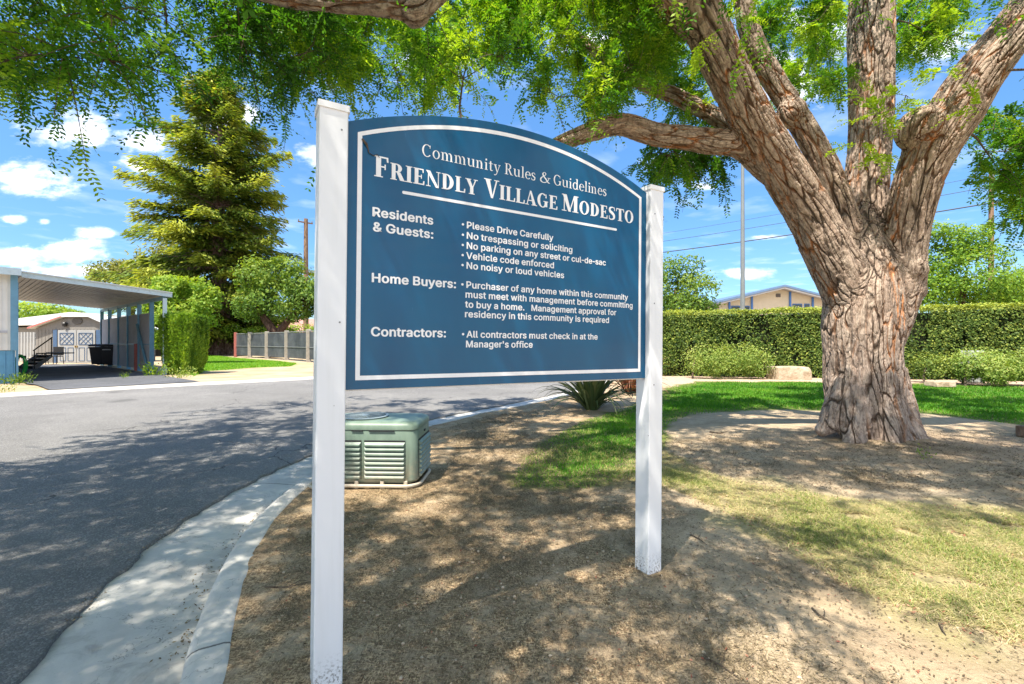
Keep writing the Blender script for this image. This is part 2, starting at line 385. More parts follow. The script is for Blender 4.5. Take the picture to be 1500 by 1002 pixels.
def axis(a0, a1, step, lo, hi, g=1.13):
    mid = list(np.arange(a0, a1, step)); r = []; s = step; v = mid[-1]
    while v < hi: s *= g; v += s; r.append(v)
    l = []; s = step; v = mid[0]
    while v > lo: s *= g; v -= s; l.append(v)
    return np.array(l[::-1]+mid+r)
gx = axis(-3.2, 9.0, .055, -700, 700, 1.045); gy = axis(1.0, 12.0, .055, -200, 1100, 1.045)
X, Yg = np.meshgrid(gx, gy)
inI = inpoly(X, Yg, offset(ISL[:len(KERB)], .07).tolist()+ISL[len(KERB):].tolist()); inF = inpoly(X, Yg, offset(FAR, .12).tolist()+FARP[len(FAR):].tolist())
Z = np.where(inI, zisl(X, Yg), np.where(inF, .12, -.32))
nzv = np.array([noise.fractal(Vector((a*1.6, b*1.6, 0)), 1.0, 2.0, 4) for a, b in zip(X.ravel(), Yg.ravel())]).reshape(X.shape)
near = (np.abs(X) < 14) & (Yg < 22)
Z = Z + np.where(inI & near, nzv*.010, 0)
def pxpoly(pts, z=0.0): return [tuple(on(a, b, z)[:2]) for a, b in pts]
# grass zones of the island (world outlines read off the photo)
GREEN = pxpoly([(752,712),(755,688),(790,650),(850,618),(905,600),(950,588),(975,572)], 0) + [(6.0,14.9),(9.5,15.0),(12.5,14.3),(16,13.3),(22,12.4),(40,10.6),(40,8.4)] + pxpoly([(1500,622),(1370,607),(1335,604),(1210,602),(1130,600),(1010,607),(978,622),(972,660),(930,700),(860,716)], 0)
BAND = pxpoly([(900,690),(935,672),(978,660),(1050,694),(1150,716),(1230,728),(1330,736),(1500,744),(2400,760),(2600,930),(1500,948),(1400,930),(1310,896),(1200,832),(1120,786),(1050,745),(985,716),(935,712)], 0)
def edgefade(poly, wd):
    P = np.array(poly+[poly[0]]); m = (np.abs(X) < 45) & (Yg < 45) & (Yg > -5)
    s = np.zeros(X.shape); xs, ys = X[m], Yg[m]; d = dist_poly(xs, ys, P); i = inpoly(xs, ys, poly)
    s[m] = smst(np.where(i, d, -d)+nzv[m]*wd*.9, -wd*.5, wd*.5); return s
green = edgefade(GREEN, .28); band = edgefade(BAND, .45)
litter_shade = np.maximum(np.exp(-(((X-9.0)/2.2)**2+((Yg-5.8)/.9)**2)), .62*np.exp(-(((X-6.2)/3.0)**2+((Yg-6.1)/1.1)**2)));  # reddish litter and leaf mould; the wide lobe also paints shade round the trunk
mulch = np.where(inI, smst(Yg+.25*np.clip(X-12, 0, 20), 12.6, 13.2)*smst(X, 4.2, 5.2), 0)
SANDL = [(-10.9,13.2),(-14.2,15.9),(-19.5,21.5),(-23,28),(-16.6,27.0),(-11.2,23.6),(-9.6,19.6)]     # small far lawn
FLAWN = [tuple(on(a,b,.12)[:2]) for a,b in [(285,550),(300,543),(330,541),(380,537),(425,536),(435,532),(400,528),(345,524),(300,519),(275,523),(262,545)]]
flawn = edgefade(FLAWN, .5)
ff = np.where(inF, 1.0, 0.0)
ix = lambda a: a.ravel()
idx = np.arange(X.size).reshape(X.shape)
Fq = np.stack([idx[:-1,:-1], idx[:-1,1:], idx[1:,1:], idx[1:,:-1]], -1).reshape(-1, 4)
def ground_mat():
    g = G('ground_soil'); p = g.pos()
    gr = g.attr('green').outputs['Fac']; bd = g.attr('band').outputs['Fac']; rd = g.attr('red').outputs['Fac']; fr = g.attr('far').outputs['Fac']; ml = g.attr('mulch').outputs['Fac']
    big = g.noise(p, 1.3, 5, .6); mid = g.noise(p, 9, 5, .65); fine = g.noise(p, 75, 5, .75); vfine = g.noise(p, 240, 3, .7)
    dirt = g.mix(g.mapr(big, .35, .65), (.46,.345,.22), (.62,.50,.35))
    thatch = g.mix(g.mapr(fine, .35, .65), (.16,.125,.08), (.38,.30,.19))
    tm = g.mapr(g.math('ADD', g.math('MULTIPLY', mid, .5), g.math('MULTIPLY', big, .6)), .47, .62, 0, .75)
    xy = g.n('ShaderNodeSeparateXYZ'); g.set(xy.inputs[0], p)
    zone = g.mapr(g.math('ADD', g.math('ADD', xy.outputs[0], g.math('MULTIPLY', xy.outputs[1], -.12)), g.math('MULTIPLY', g.math('SUBTRACT', big, .5), 2.4)), .1, 1.1, 1, .10, True)
    zone = g.math('MULTIPLY', zone, g.mapr(g.noise(p, 4.5, 4, .6), .36, .52, .25, .92))
    fib = g.noise(g.scale(p, (1,.35,1), (0,0,.6)), 120, 4, .7, .8); fib2 = g.noise(g.scale(p, (.35,1,1), (0,0,.9)), 110, 4, .7, .8)
    thatch2 = g.mix(g.mapr(g.math('MAXIMUM', fib, fib2), .48, .64), (.12,.076,.040), (.70,.51,.30))
    dirt = g.mix(g.math('MULTIPLY', tm, g.mapr(fine, .4, .6)), dirt, thatch)
    dirt = g.mix(zone, dirt, thatch2)
    dirt = g.mix(g.mapr(vfine, .56, .70, 0, .55), dirt, (.14,.10,.07))
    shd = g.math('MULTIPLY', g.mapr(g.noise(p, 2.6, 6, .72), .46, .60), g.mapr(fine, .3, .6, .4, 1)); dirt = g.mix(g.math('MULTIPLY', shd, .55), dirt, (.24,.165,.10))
    dirt = g.mix(g.mapr(fine, .62, .72, 0, .5), dirt, (.62,.52,.40))
    green_c = g.mix(g.mapr(mid, .35, .65), (.08,.13,.025), (.19,.19,.06))
    dry_c = g.mix(g.mapr(mid, .35, .65), (.24,.22,.09), (.46,.38,.19))
    c = g.mix(gr, dirt, green_c)
    c = g.mix(g.math('MULTIPLY', bd, g.mapr(fine, .3, .55, .35, 1)), c, dry_c)
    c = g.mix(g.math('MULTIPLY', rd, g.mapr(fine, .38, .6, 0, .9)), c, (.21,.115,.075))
    c = g.mix(g.math('MULTIPLY', ml, g.math('SUBTRACT', 1.0, gr)), c, g.mix(g.mapr(mid, .3, .7), (.44,.31,.22), (.54,.40,.30)))
    sand = g.mix(g.mapr(g.noise(g.scale(p,(1,1,1)), .9, 5, .6), .35, .65), (.36,.265,.16), (.48,.385,.26))
    fc = g.mix(g.attr('flawn').outputs['Fac'], sand, (.14,.26,.035))
    c = g.mix(fr, c, fc)
    h = g.math('ADD', g.math('MULTIPLY', fine, .6), g.math('MULTIPLY', mid, 1.4))
    h = g.math('ADD', h, g.math('MULTIPLY', vfine, .3))
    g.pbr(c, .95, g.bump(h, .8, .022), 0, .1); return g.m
M['ground'] = ground_mat()
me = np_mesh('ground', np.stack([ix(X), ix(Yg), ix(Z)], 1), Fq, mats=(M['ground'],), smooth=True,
   attrs={'green': ('FLOAT', ix(green*inI)), 'band': ('FLOAT', ix(band*inI)), 'red': ('FLOAT', ix(litter_shade*inI)), 'mulch': ('FLOAT', ix(mulch)), 'far': ('FLOAT', ix(ff)), 'flawn': ('FLOAT', ix(flawn*ff))})
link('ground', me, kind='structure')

# road
def strip(name, curves, material, smooth=True, arc=None):
    """curves: list of (n,3) arrays lofted side by side"""
    n = len(curves[0]); m = len(curves); V = np.concatenate(curves); I = np.arange(n*m).reshape(m, n)
    F = np.stack([I[:-1,:-1], I[:-1,1:], I[1:,1:], I[1:,:-1]], -1).reshape(-1, 4)
    me = np_mesh(name, V, F[:, ::-1], mats=(material,), smooth=smooth, attrs=None if arc is None else {'arc': ('FLOAT', np.tile(arc, m))}); return link(name, me, kind='structure')
def resample(P, n):
    d = np.concatenate([[0], np.cumsum(np.linalg.norm(np.diff(P, axis=0), axis=1))]); s = np.linspace(0, d[-1], n)
    return np.stack([np.interp(s, d, P[:, k]) for k in range(P.shape[1])], 1)
def asphalt(name, a, b, patch=True):
    g = G(name); p = g.pos(); big = g.noise(p, .55, 5, .6); st = g.noise(g.scale(p, (.5,.5,1), (0,0,.7)), 1.5, 4, .6)
    ag = g.voro(p, 95).outputs['Color']; sp = g.n('ShaderNodeSeparateColor'); g.set(sp.inputs[0], ag)
    fine = g.noise(p, 130, 4, .8)
    c = g.mix(g.mapr(big, .35, .65), a, b); c = g.mix(g.mapr(st, .5, .7, 0, .35), c, tuple(x*.72 for x in a))
    c = g.mix(g.mapr(sp.outputs[0], .55, 1, 0, .55), c, tuple(x*1.9 for x in b)); c = g.mix(g.mapr(fine, .5, .68, 0, .7), c, tuple(x*.4 for x in a))
    vd = g.voro(p, 95).outputs['Distance']
    wv = g.n('ShaderNodeTexNoise'); g.set(wv.inputs['Vector'], p); wv.inputs['Scale'].default_value = 1.4; wv.inputs['Detail'].default_value = 5
    av = g.n('ShaderNodeVectorMath', operation='MULTIPLY_ADD'); g.set(av.inputs[0], wv.outputs['Color']); av.inputs[1].default_value = (.9,.9,.9); g.set(av.inputs[2], p)
    ck = g.voro(av.outputs[0], .23, 'DISTANCE_TO_EDGE').outputs['Distance']
    c = g.mix(g.math('MULTIPLY', g.mapr(ck, .0, .0032, .85, 0), g.mapr(g.noise(p, .5, 2), .42, .5)), c, (.02,.02,.022))
    oil = g.mapr(g.voro(av.outputs[0], .42).outputs['Distance'], .05, .16, .45, 0, True); c = g.mix(oil, c, tuple(x*.45 for x in a))
    pt = g.mapr(g.noise(p, .28, 3, .5), .52, .54, 0, .18); c = g.mix(pt, c, tuple(x*.6 for x in a))
    g.pbr(c, .9, g.bump(g.math('ADD', g.math('MULTIPLY', vd, -1.0), g.math('MULTIPLY', fine, .9)), .6, .009), 0, .2); return g.m
M['asphalt'] = asphalt('asphalt', (.155,.150,.143), (.215,.207,.195))
M['asphalt_drive'] = asphalt('asphalt_driveway', (.085,.088,.094), (.13,.132,.138))
nr = 900
dd = np.concatenate([[0], np.cumsum(np.linalg.norm(np.diff(KERB, axis=0), axis=1))])
# dense near the camera: parameter warped by distance
par = np.interp(np.linspace(0, 1, nr), [0, .06, .62, .8, 1], [0, dd[-1]*.05, np.interp(10, np.arange(len(KERB))/14.0, dd) if False else 26.0, 45.0, dd[-1]])
Kd = np.stack([np.interp(par, dd, KERB[:, k]) for k in range(2)], 1)
edge = offset(Kd, .84); jag = np.array([noise.fractal(Vector((a*5, b*5, 3)), 1, 2, 4) for a, b in edge])*.035
edge = offset(Kd, .0) + (offset(Kd, 1.0)-Kd)*(.84+jag)[:, None]
Fr = resample(FAR, 400)
# pair every near point with the far curve by arc fraction
fd = np.concatenate([[0], np.cumsum(np.linalg.norm(np.diff(FAR, axis=0), axis=1))])
def fpair(q):
    i = np.argmin(((FAR[:, None, :]-q[None])**2).sum(-1), axis=0); i = np.maximum.accumulate(i); s = fd[i].astype(float)
    kern = np.ones(41)/41; s = np.convolve(np.pad(s, 20, mode='edge'), kern, 'valid'); s = np.maximum.accumulate(s)
    return np.stack([np.interp(s, fd, FAR[:, k]) for k in range(2)], 1)
fp = fpair(edge)
cur = []
lip = np.column_stack([edge, np.full(nr, -.16)]); cur.append(lip)
for t in np.concatenate([[0], np.geomspace(.004, 1, 60)]):
    q = edge*(1-t)+fp*t; z = -.098 + (.085+.098)*t + .02*math.sin(math.pi*t)
    cur.append(np.column_stack([q, np.full(nr, z)]))
strip('road', cur, M['asphalt'])

def concrete(name, a, b, stain=(.12,.11,.10), sm=.5):
    g = G(name); p = g.pos(); big = g.noise(p, 1.8, 6, .65); f = g.noise(p, 60, 5, .7); st = g.noise(g.scale(p, (1,1,1)), 5, 5, .7, .6)
    c = g.mix(g.mapr(big, .35, .65), a, b); c = g.mix(g.mapr(st, .55, .75, 0, sm), c, stain); c = g.mix(g.mapr(f, .58, .75, 0, .4), c, tuple(x*.5 for x in a))
    jf = g.math('ABSOLUTE', g.math('SUBTRACT', g.math('FRACT', g.math('ADD', g.math('MULTIPLY', g.attr('arc').outputs['Fac'], 1/2.9), .31)), .5))
    jl = g.mapr(g.math('ADD', jf, g.math('MULTIPLY', g.math('SUBTRACT', f, .5), .004)), .0012, .0032, .85, 0)
    crk = g.mapr(g.math('ABSOLUTE', g.math('SUBTRACT', g.noise(p, 1.1, 6, .62), .47)), .0, .0022, .55, 0)
    c = g.mix(g.math('MAXIMUM', jl, crk), c, (.06,.055,.05))
    g.pbr(c, .85, g.bump(f, .35, .006), 0, .25); return g.m
M['concrete'] = concrete('gutter_concrete', (.44,.42,.385), (.58,.56,.51))
M['concrete_kerb'] = concrete('kerb_concrete', (.46,.44,.40), (.60,.575,.525), (.20,.19,.17), .35)
M['concrete_pale'] = concrete('far_kerb_concrete', (.42,.395,.35), (.54,.50,.44), (.3,.27,.23), .3)
prof = [(.60,-.155),(.86,-.121),(.80,-.1215),(.55,-.128),(.24,-.148)]
gut = [(1.0,-.20),(.88,-.116),(.55,-.124),(.30,-.140),(.195,-.146)]
strip('gutter', [np.column_stack([offset(Kd, d), np.full(nr, z)]) for d, z in gut], M['concrete'], arc=par)
kp = [(.20,-.20),(.186,-.05),(.176,-.018),(.158,-.002),(.13,.006),(.03,.006),(.008,.0),(.0,-.02),(.0,-.2)]
wob = np.array([noise.noise(Vector((a*1.2, b*1.2, 9))) for a, b in Kd])*.004
strip('kerb', [np.column_stack([offset(Kd, d), np.full(nr, z)+wob]) for d, z in kp], M['concrete_kerb'], arc=par)
fk = [(-.02,.02),(.0,.083),(.12,.10),(.28,.150),(.42,.152),(.48,.10)]
strip('far_kerb', [np.column_stack([offset(Fr, d), np.full(400, z)]) for d, z in fk], M['concrete_pale'])
# driveway of the far home
sdir = np.array([.65,.76]); bdir = np.array([-.78,.63])
q0 = np.array([-11.75,12.55]); q1 = np.array([-9.95,14.55])
dr = [q0 - bdir*.25, q1 - bdir*.25]
V = []; 
for t in np.linspace(0, 19, 60):
    wl = 0 if t > 2.5 else (2.5-t)*.28
    a = q0+bdir*t - sdir*(wl-.0); b = q1+bdir*t + sdir*.0
    a = a - sdir*(.9 if t > 3 else .9*t/3)
    z = .158 - .006*min(t, 1)*0
    for s in np.linspace(0, 1, 8): p = a*(1-s)+b*s; V.append((p[0], p[1], z if t > .5 else z+.003))
I = np.arange(60*8).reshape(60, 8); F = np.stack([I[:-1,:-1], I[:-1,1:], I[1:,1:], I[1:,:-1]], -1).reshape(-1, 4)
link('driveway', np_mesh('driveway', V, F[:, ::-1], mats=(M['asphalt_drive'],)), kind='structure')
# ------------------------------------------------------------ the sign
SANS = json.loads(r'''{"&":[224,[[98,-3,75,-1,55,6,39,17,27,31,20,48,17,67,19,82,24,95,42,117,70,139,108,168,118,176,127,187,131,202,129,214,123,223,113,228,101,230,84,227,73,216,68,199,73,182,84,164,102,142,219,0,182,0,86,116,61,146,44,172,39,185,38,199,40,215,45,229,55,241,67,249,82,255,100,257,118,255,133,249,145,241,154,230,160,217,162,202,158,181,146,162,128,146,77,109,55,87,50,77,48,66,50,54,55,44,62,35,72,29,83,25,96,23,111,25,126,30,151,48,160,61,168,76,173,93,174,112,204,112,202,90,198,72,185,46,173,31,166,23,153,12,136,3,117,-2]]],"'":[103,[[39,159,35,254,68,254,64,159]]],"-":[227,[[168,122,168,94,57,94,57,122]]],".":[94,[[48,-2,39,-1,31,4,26,12,25,20,26,29,31,37,39,42,48,43,56,42,64,37,69,29,71,20,69,12,64,4,56,-1]]],":":[94,[[48,-2,39,-1,31,4,26,12,25,20,26,29,31,37,39,42,48,43,56,42,64,37,69,29,71,20,69,12,64,4,56,-1],[48,135,39,137,31,142,26,149,25,158,26,167,31,174,39,179,48,181,56,179,64,174,69,167,71,158,69,149,64,142,56,137]]],"A":[240,[[8,0,101,254,138,254,231,0,198,0,144,151,132,186,116,239,123,239,106,185,95,151,43,0],[55,71,55,99,185,99,185,71]]],"B":[228,[[30,0,30,254,121,254,145,252,164,245,180,235,190,221,197,205,199,187,198,172,193,160,178,143,157,133,170,129,182,123,192,114,201,102,207,86,209,68,207,50,200,33,189,20,172,9,151,2,123,0],[62,29,122,29,148,31,165,40,175,53,178,68,176,81,171,92,163,102,153,109,140,114,124,115,62,115],[62,143,119,143,144,148,154,155,162,163,166,174,168,186,165,202,156,214,141,223,120,226,62,226]]],"C":[255,[[134,-3,113,-2,93,4,75,12,59,25,46,40,35,58,27,78,22,101,20,127,22,153,27,176,35,197,46,215,59,230,75,242,93,251,113,256,134,258,170,252,186,245,201,236,214,224,224,209,232,193,236,174,204,174,195,197,179,214,158,224,134,228,111,225,92,216,75,202,62,182,54,157,52,127,54,97,63,72,75,53,92,38,112,29,134,26,158,30,179,40,195,57,204,80,236,80,232,62,224,45,214,31,201,19,187,9,170,2,153,-2]]],"D":[251,[[109,0,48,0,48,29,107,29,136,31,159,40,177,55,189,75,197,99,200,128,197,156,190,180,177,200,160,214,138,223,110,226,47,226,47,254,113,254,136,253,157,248,176,239,200,221,217,196,225,175,229,153,231,128,229,102,224,80,217,59,206,42,192,27,175,15,156,7,134,2],[62,254,62,0,30,0,30,254]]],"G":[260,[[134,-3,113,-2,93,4,75,13,59,25,45,40,35,58,27,78,22,102,20,127,22,153,27,176,35,197,45,215,59,230,74,242,92,251,112,256,132,258,152,256,170,252,187,245,202,235,214,222,225,208,232,192,237,174,204,174,194,197,178,213,158,224,133,228,111,225,92,216,75,202,62,182,54,157,52,127,54,97,63,72,75,53,92,38,112,29,134,26,155,29,172,36,187,47,198,62,205,80,207,101,217,100,141,100,141,128,239,128,239,100,236,71,225,45,209,25,188,9,163,0]]],"H":[258,[[30,0,30,254,62,254,62,144,196,144,196,254,228,254,228,0,196,0,196,116,62,116,62,0]]],"M":[314,[[30,0,30,254,76,254,139,94,144,79,150,61,156,42,161,24,154,24,159,41,165,61,171,79,176,94,238,254,284,254,284,0,252,0,252,145,252,163,253,184,253,207,253,229,256,229,249,205,241,181,234,161,228,145,171,0,143,0,85,145,80,160,72,181,65,204,56,229,59,229,60,208,60,186,61,164,61,145,61,0]]],"N":[262,[[30,0,30,254,68,254,172,91,181,75,194,53,207,27,202,27,200,54,200,79,199,97,199,254,232,254,232,0,193,0,101,145,89,165,74,191,54,226,60,227,61,192,62,164,62,145,62,0]]],"P":[222,[[30,0,30,254,118,254,144,252,166,244,183,231,195,215,202,195,204,174,202,152,195,133,183,116,166,104,144,96,118,93,55,93,55,121,116,121,134,123,149,128,159,136,167,147,171,160,172,174,171,188,167,201,159,211,148,219,134,224,116,226,62,226,62,0]]],"R":[224,[[30,0,30,254,118,254,145,252,167,244,183,232,195,217,202,198,205,176,202,154,195,136,183,120,166,109,145,101,118,99,48,99,48,128,117,128,135,129,149,133,160,141,167,150,171,162,173,176,171,190,167,202,159,212,149,220,134,224,116,226,62,226,62,0],[177,0,115,115,151,115,214,0]]],"V":[240,[[102,0,8,254,42,254,96,103,108,69,124,15,117,15,133,69,145,103,197,254,231,254,139,0]]],"a":[195,[[80,-4,63,-3,47,2,34,11,24,22,17,37,15,54,17,69,22,80,29,90,39,97,63,105,89,110,117,113,133,117,136,121,138,127,133,148,120,161,98,165,75,161,59,150,50,137,20,146,29,161,39,173,52,182,66,188,97,192,119,190,143,180,153,172,161,160,167,145,168,126,168,0,138,0,138,26,126,12,108,1],[85,23,101,24,114,29,124,37,132,47,136,57,138,69,138,95,130,91,116,88,100,86,88,84,67,79,52,70,47,62,46,52,51,36,65,26]]],"b":[212,[[115,-4,99,-3,86,2,69,16,59,29,56,29,56,0,26,0,26,254,57,254,57,160,69,173,86,186,98,191,115,192,137,189,156,180,173,166,185,146,193,122,195,94,193,66,185,42,173,23,157,8,137,-1],[110,23,126,26,140,33,150,44,158,58,163,75,164,95,163,114,158,131,150,145,140,156,126,163,110,165,94,163,81,156,70,145,62,131,58,114,56,95,58,75,63,58,70,43,81,32,94,26]]],"c":[198,[[104,-4,79,-1,58,8,41,23,28,43,20,66,17,94,20,122,28,146,41,165,58,180,79,189,104,192,130,189,153,178,170,161,181,138,151,131,145,145,135,155,121,162,104,165,86,162,73,155,62,144,54,129,50,112,48,94,50,75,54,59,62,44,73,33,86,26,104,23,121,26,135,33,146,44,152,59,181,51,171,28,153,11,130,0]]],"d":[212,[[98,-4,75,-1,56,8,40,23,27,42,20,66,17,94,20,122,27,146,40,166,56,180,75,189,98,192,114,191,126,186,144,173,153,160,155,254,186,254,186,0,156,0,156,29,153,29,143,16,126,2,114,-3],[102,23,118,26,132,32,142,43,150,58,154,75,156,95,154,114,150,131,142,145,132,156,118,163,102,165,86,163,72,156,62,145,54,131,50,114,48,95,50,75,54,58,62,44,73,33,86,26]]],"e":[202,[[106,-4,80,-1,58,8,41,23,28,42,20,66,17,93,20,121,28,145,40,165,58,180,78,189,103,192,133,187,147,180,160,170,170,157,179,141,184,121,186,97,186,85,37,85,37,110,169,110,155,101,153,119,149,134,141,147,131,157,118,163,103,165,87,163,73,157,62,147,54,135,50,121,48,105,48,89,50,69,55,53,64,40,76,31,90,25,106,23,127,26,143,36,153,53,182,45,177,32,168,20,156,10,141,2,125,-3]]],"f":[127,[[114,190,114,164,3,164,3,190],[40,0,40,216,42,231,48,243,57,252,68,259,94,265,111,263,121,260,114,234,107,236,97,237,85,235,77,230,72,221,71,209,71,0]]],"g":[213,[[103,-75,84,-74,67,-70,41,-55,25,-35,51,-20,61,-33,77,-44,103,-49,124,-46,141,-38,152,-23,156,-3,156,34,153,34,143,21,126,8,114,4,97,2,76,5,56,13,40,27,28,45,20,68,17,96,20,123,27,147,40,166,56,180,76,189,98,192,114,191,127,186,144,173,154,159,157,159,157,190,186,190,186,-4,183,-27,175,-45,162,-59,145,-68,125,-73],[102,30,118,32,132,38,142,47,150,61,155,77,156,96,155,115,150,132,142,146,132,156,119,163,102,165,86,163,73,156,62,145,54,131,50,115,48,96,50,78,54,61,62,48,73,38,86,32]]],"h":[205,[[57,113,57,0,26,0,26,254,57,254,57,144,51,144,62,166,76,181,94,189,114,192,132,190,148,184,161,174,170,160,177,142,179,120,179,0,148,0,148,118,145,137,136,152,123,161,105,165,92,163,80,159,71,151,63,141,58,129]]],"i":[83,[[26,0,26,190,57,190,57,0],[42,221,34,223,27,227,22,234,21,242,22,249,27,256,34,260,42,262,50,260,57,256,62,249,63,242,62,234,57,227,50,223]]],"k":[190,[[55,68,55,106,60,106,142,190,180,190,92,100,89,100],[26,0,26,254,57,254,57,0],[147,0,74,93,96,114,186,0]]],"l":[95,[[70,-1,50,2,37,10,29,24,26,42,26,254,57,254,57,49,60,31,65,27,73,26,80,26,85,27,90,1,81,0]]],"m":[305,[[26,0,26,190,56,190,56,148,59,162,66,173,86,188,110,193,129,190,144,180,154,166,160,147,156,147,161,160,169,172,190,187,218,193,234,191,249,186,261,177,270,164,276,148,278,128,278,0,248,0,248,127,245,145,236,156,224,163,209,165,197,164,187,160,173,145,168,124,168,0,137,0,137,130,134,144,126,156,115,163,100,165,79,160,70,154,63,145,58,133,57,119,57,0]]],"n":[205,[[57,113,57,0,26,0,26,190,56,190,56,144,51,144,62,166,76,181,94,189,114,192,132,190,147,184,160,174,170,160,176,142,179,120,179,0,148,0,148,118,145,137,136,152,123,161,105,165,92,163,80,159,71,151,63,141,58,129]]],"o":[208,[[104,-4,79,-1,58,8,41,23,28,43,20,66,17,94,20,122,28,146,41,165,58,180,79,189,104,192,128,189,149,180,167,165,180,146,188,122,191,94,188,66,180,43,167,23,149,8,128,-1],[104,23,121,26,135,33,146,44,154,59,158,75,160,94,158,112,154,129,146,144,135,155,121,162,104,165,86,162,73,155,62,144,54,129,50,112,48,94,50,75,54,59,62,44,73,33,86,26]]],"p":[212,[[26,-71,26,190,56,190,56,160,59,160,69,173,86,186,98,191,115,192,137,189,156,180,173,166,185,146,193,122,195,94,193,66,185,42,173,23,157,8,137,-1,115,-4,99,-3,86,2,69,16,59,29,57,-71],[110,23,126,26,140,33,150,44,158,58,163,75,164,95,163,114,158,131,150,145,140,156,126,163,110,165,94,163,81,156,70,145,62,131,58,114,56,95,58,75,63,58,70,43,81,32,94,26]]],"q":[212,[[186,-71,155,-71,155,29,143,16,126,2,114,-3,98,-4,75,-1,56,8,40,23,27,42,20,66,17,94,20,122,27,146,40,166,56,180,75,189,98,192,114,191,126,186,144,173,153,160,156,160,156,190,186,190],[102,23,118,26,132,32,142,43,150,58,154,75,156,95,154,114,150,131,142,145,132,156,118,163,102,165,86,163,72,156,62,145,54,131,50,114,48,95,50,75,54,58,62,44,73,33,86,26]]],"r":[130,[[26,0,26,190,56,190,56,160,65,173,76,184,90,190,107,192,115,192,122,192,122,161,115,162,103,163,91,161,80,157,70,151,63,142,58,131,57,118,57,0]]],"s":[182,[[91,-4,72,-3,56,2,42,9,31,19,23,32,18,47,47,53,53,40,62,30,75,25,91,23,108,25,122,31,131,40,134,51,132,60,127,68,118,74,106,78,75,85,52,93,36,104,27,119,23,137,26,152,33,166,43,177,58,185,74,190,94,192,112,191,127,186,140,179,149,170,162,145,134,139,129,149,121,158,110,164,94,166,78,164,65,158,57,150,54,139,56,129,62,122,86,111,115,105,137,97,153,86,162,71,166,53,163,37,156,24,145,12,130,3,112,-2]]],"t":[114,[[102,190,102,164,3,164,3,190],[32,236,63,236,63,49,64,38,68,31,75,26,85,25,93,26,101,27,107,1,96,-1,84,-2,62,1,46,11,36,26,32,46]]],"u":[205,[[91,-3,73,-1,57,5,44,15,35,29,28,47,26,69,26,190,57,190,57,72,60,52,68,37,82,28,100,25,113,27,125,31,134,38,142,48,146,61,148,76,148,190,179,190,179,0,149,0,149,46,154,46,143,23,129,8,111,0]]],"v":[195,[[81,0,9,190,42,190,83,78,93,43,103,10,92,10,101,43,112,78,152,190,186,190,113,0]]],"w":[284,[[69,0,11,190,44,190,67,107,77,68,88,21,82,21,93,67,103,107,126,190,158,190,181,107,191,68,201,21,196,21,206,68,217,107,240,190,272,190,215,0,184,0,159,86,152,112,145,140,138,169,145,169,138,140,131,112,124,86,99,0]]],"y":[195,[[24,-69,31,-43,36,-44,52,-44,65,-37,75,-18,81,-1,9,190,42,190,83,78,93,43,103,10,92,10,101,43,112,78,153,190,186,190,102,-29,88,-54,70,-68,46,-73,32,-72]]]}''')
SANS['-'][0] = 150; SANS['-'][1] = [[v - (38 if i % 2 == 0 else 0) for i, v in enumerate(q)] for q in SANS['-'][1]]
SU = Vector((0.86893, 0.49483, -0.0103)).normalized(); SN0 = Vector((0.49486, -0.86897, 0.0014))
SUP = SU.cross(SN0); SUP = (SUP if SUP.z > 0 else -SUP).normalized(); SN = SUP.cross(SU)
SN = (SN if SN.y < 0 else -SN).normalized()
SB = Vector((-.672, 1.95, CAM_Z-.164))            # lower left corner of the painted white border
def S(u, v, n=0.0): return SB + SU*u + SUP*v + SN*n
sign = thing('community_sign', 'large blue arched community rules sign with white lettering held between two white posts', 'sign', (S(.836, -1.3).x, S(.836, -1.3).y, 0))
SINV = Matrix.Translation(sign.location).inverted()
def SL(u, v, n=0.0): return SINV @ S(u, v, n)
UC = .8365
def arc_pts(u0, u1, v0, vp, k=40):
    c = (u0+u1)/2; h = vp-v0; a = (u1-u0)/2; r = (a*a+h*h)/(2*h); cy = vp-r; th = math.asin(a/r)
    return [(c+r*math.sin(t), cy+r*math.cos(t)) for t in np.linspace(-th, th, k)]
def panel_poly(u0, u1, v0, v1, vp): return [(u1, v0), (u0, v0)] + arc_pts(u0, u1, v1, vp)
mb = MB(); mb.prism(panel_poly(-.045, 1.718, -.040, 1.101, 1.279), -.020, 0, lambda x, y, z: SL(x, y, z)); face = mb.build('sign_panel', M['sign_blue'], sign)
mb = MB(); mb.prism(panel_poly(-.044, 1.717, -.047, 1.104, 1.284), -.036, -.0205, lambda x, y, z: SL(x, y, z)); mb.build('backing_board', M['white_vinyl'], sign)
# white border line
def ringpoly(outer, inner, n0, n1):
    b = MB(); n = len(outer); V = [SL(x, y, n1) for x, y in outer] + [SL(x, y, n1) for x, y in inner]
    b.add(V, [(i, (i+1) % n, n+(i+1) % n, n+i) for i in range(n)]); return b
o_ = panel_poly(0, 1.674, 0, 1.066, 1.240); i_ = panel_poly(.019, 1.655, .019, 1.0555, 1.2205)
ringpoly(o_, i_, 0, .0012).build('border_line', M['letter'], face)
# rule under the title: rounded ends
def capsule(u0, u1, v, h, n=.0012):
    P = [(u0+h/2*math.cos(a), v+h/2*math.sin(a)) for a in np.linspace(math.pi/2, 3*math.pi/2, 9)] + [(u1+h/2*math.cos(a), v+h/2*math.sin(a)) for a in np.linspace(-math.pi/2, math.pi/2, 9)]
    return P
MB().add([SL(x, y, .0012) for x, y in capsule(.202, 1.470, .8415, .0138)], [tuple(range(18))]).build('underline', M['letter'], face)

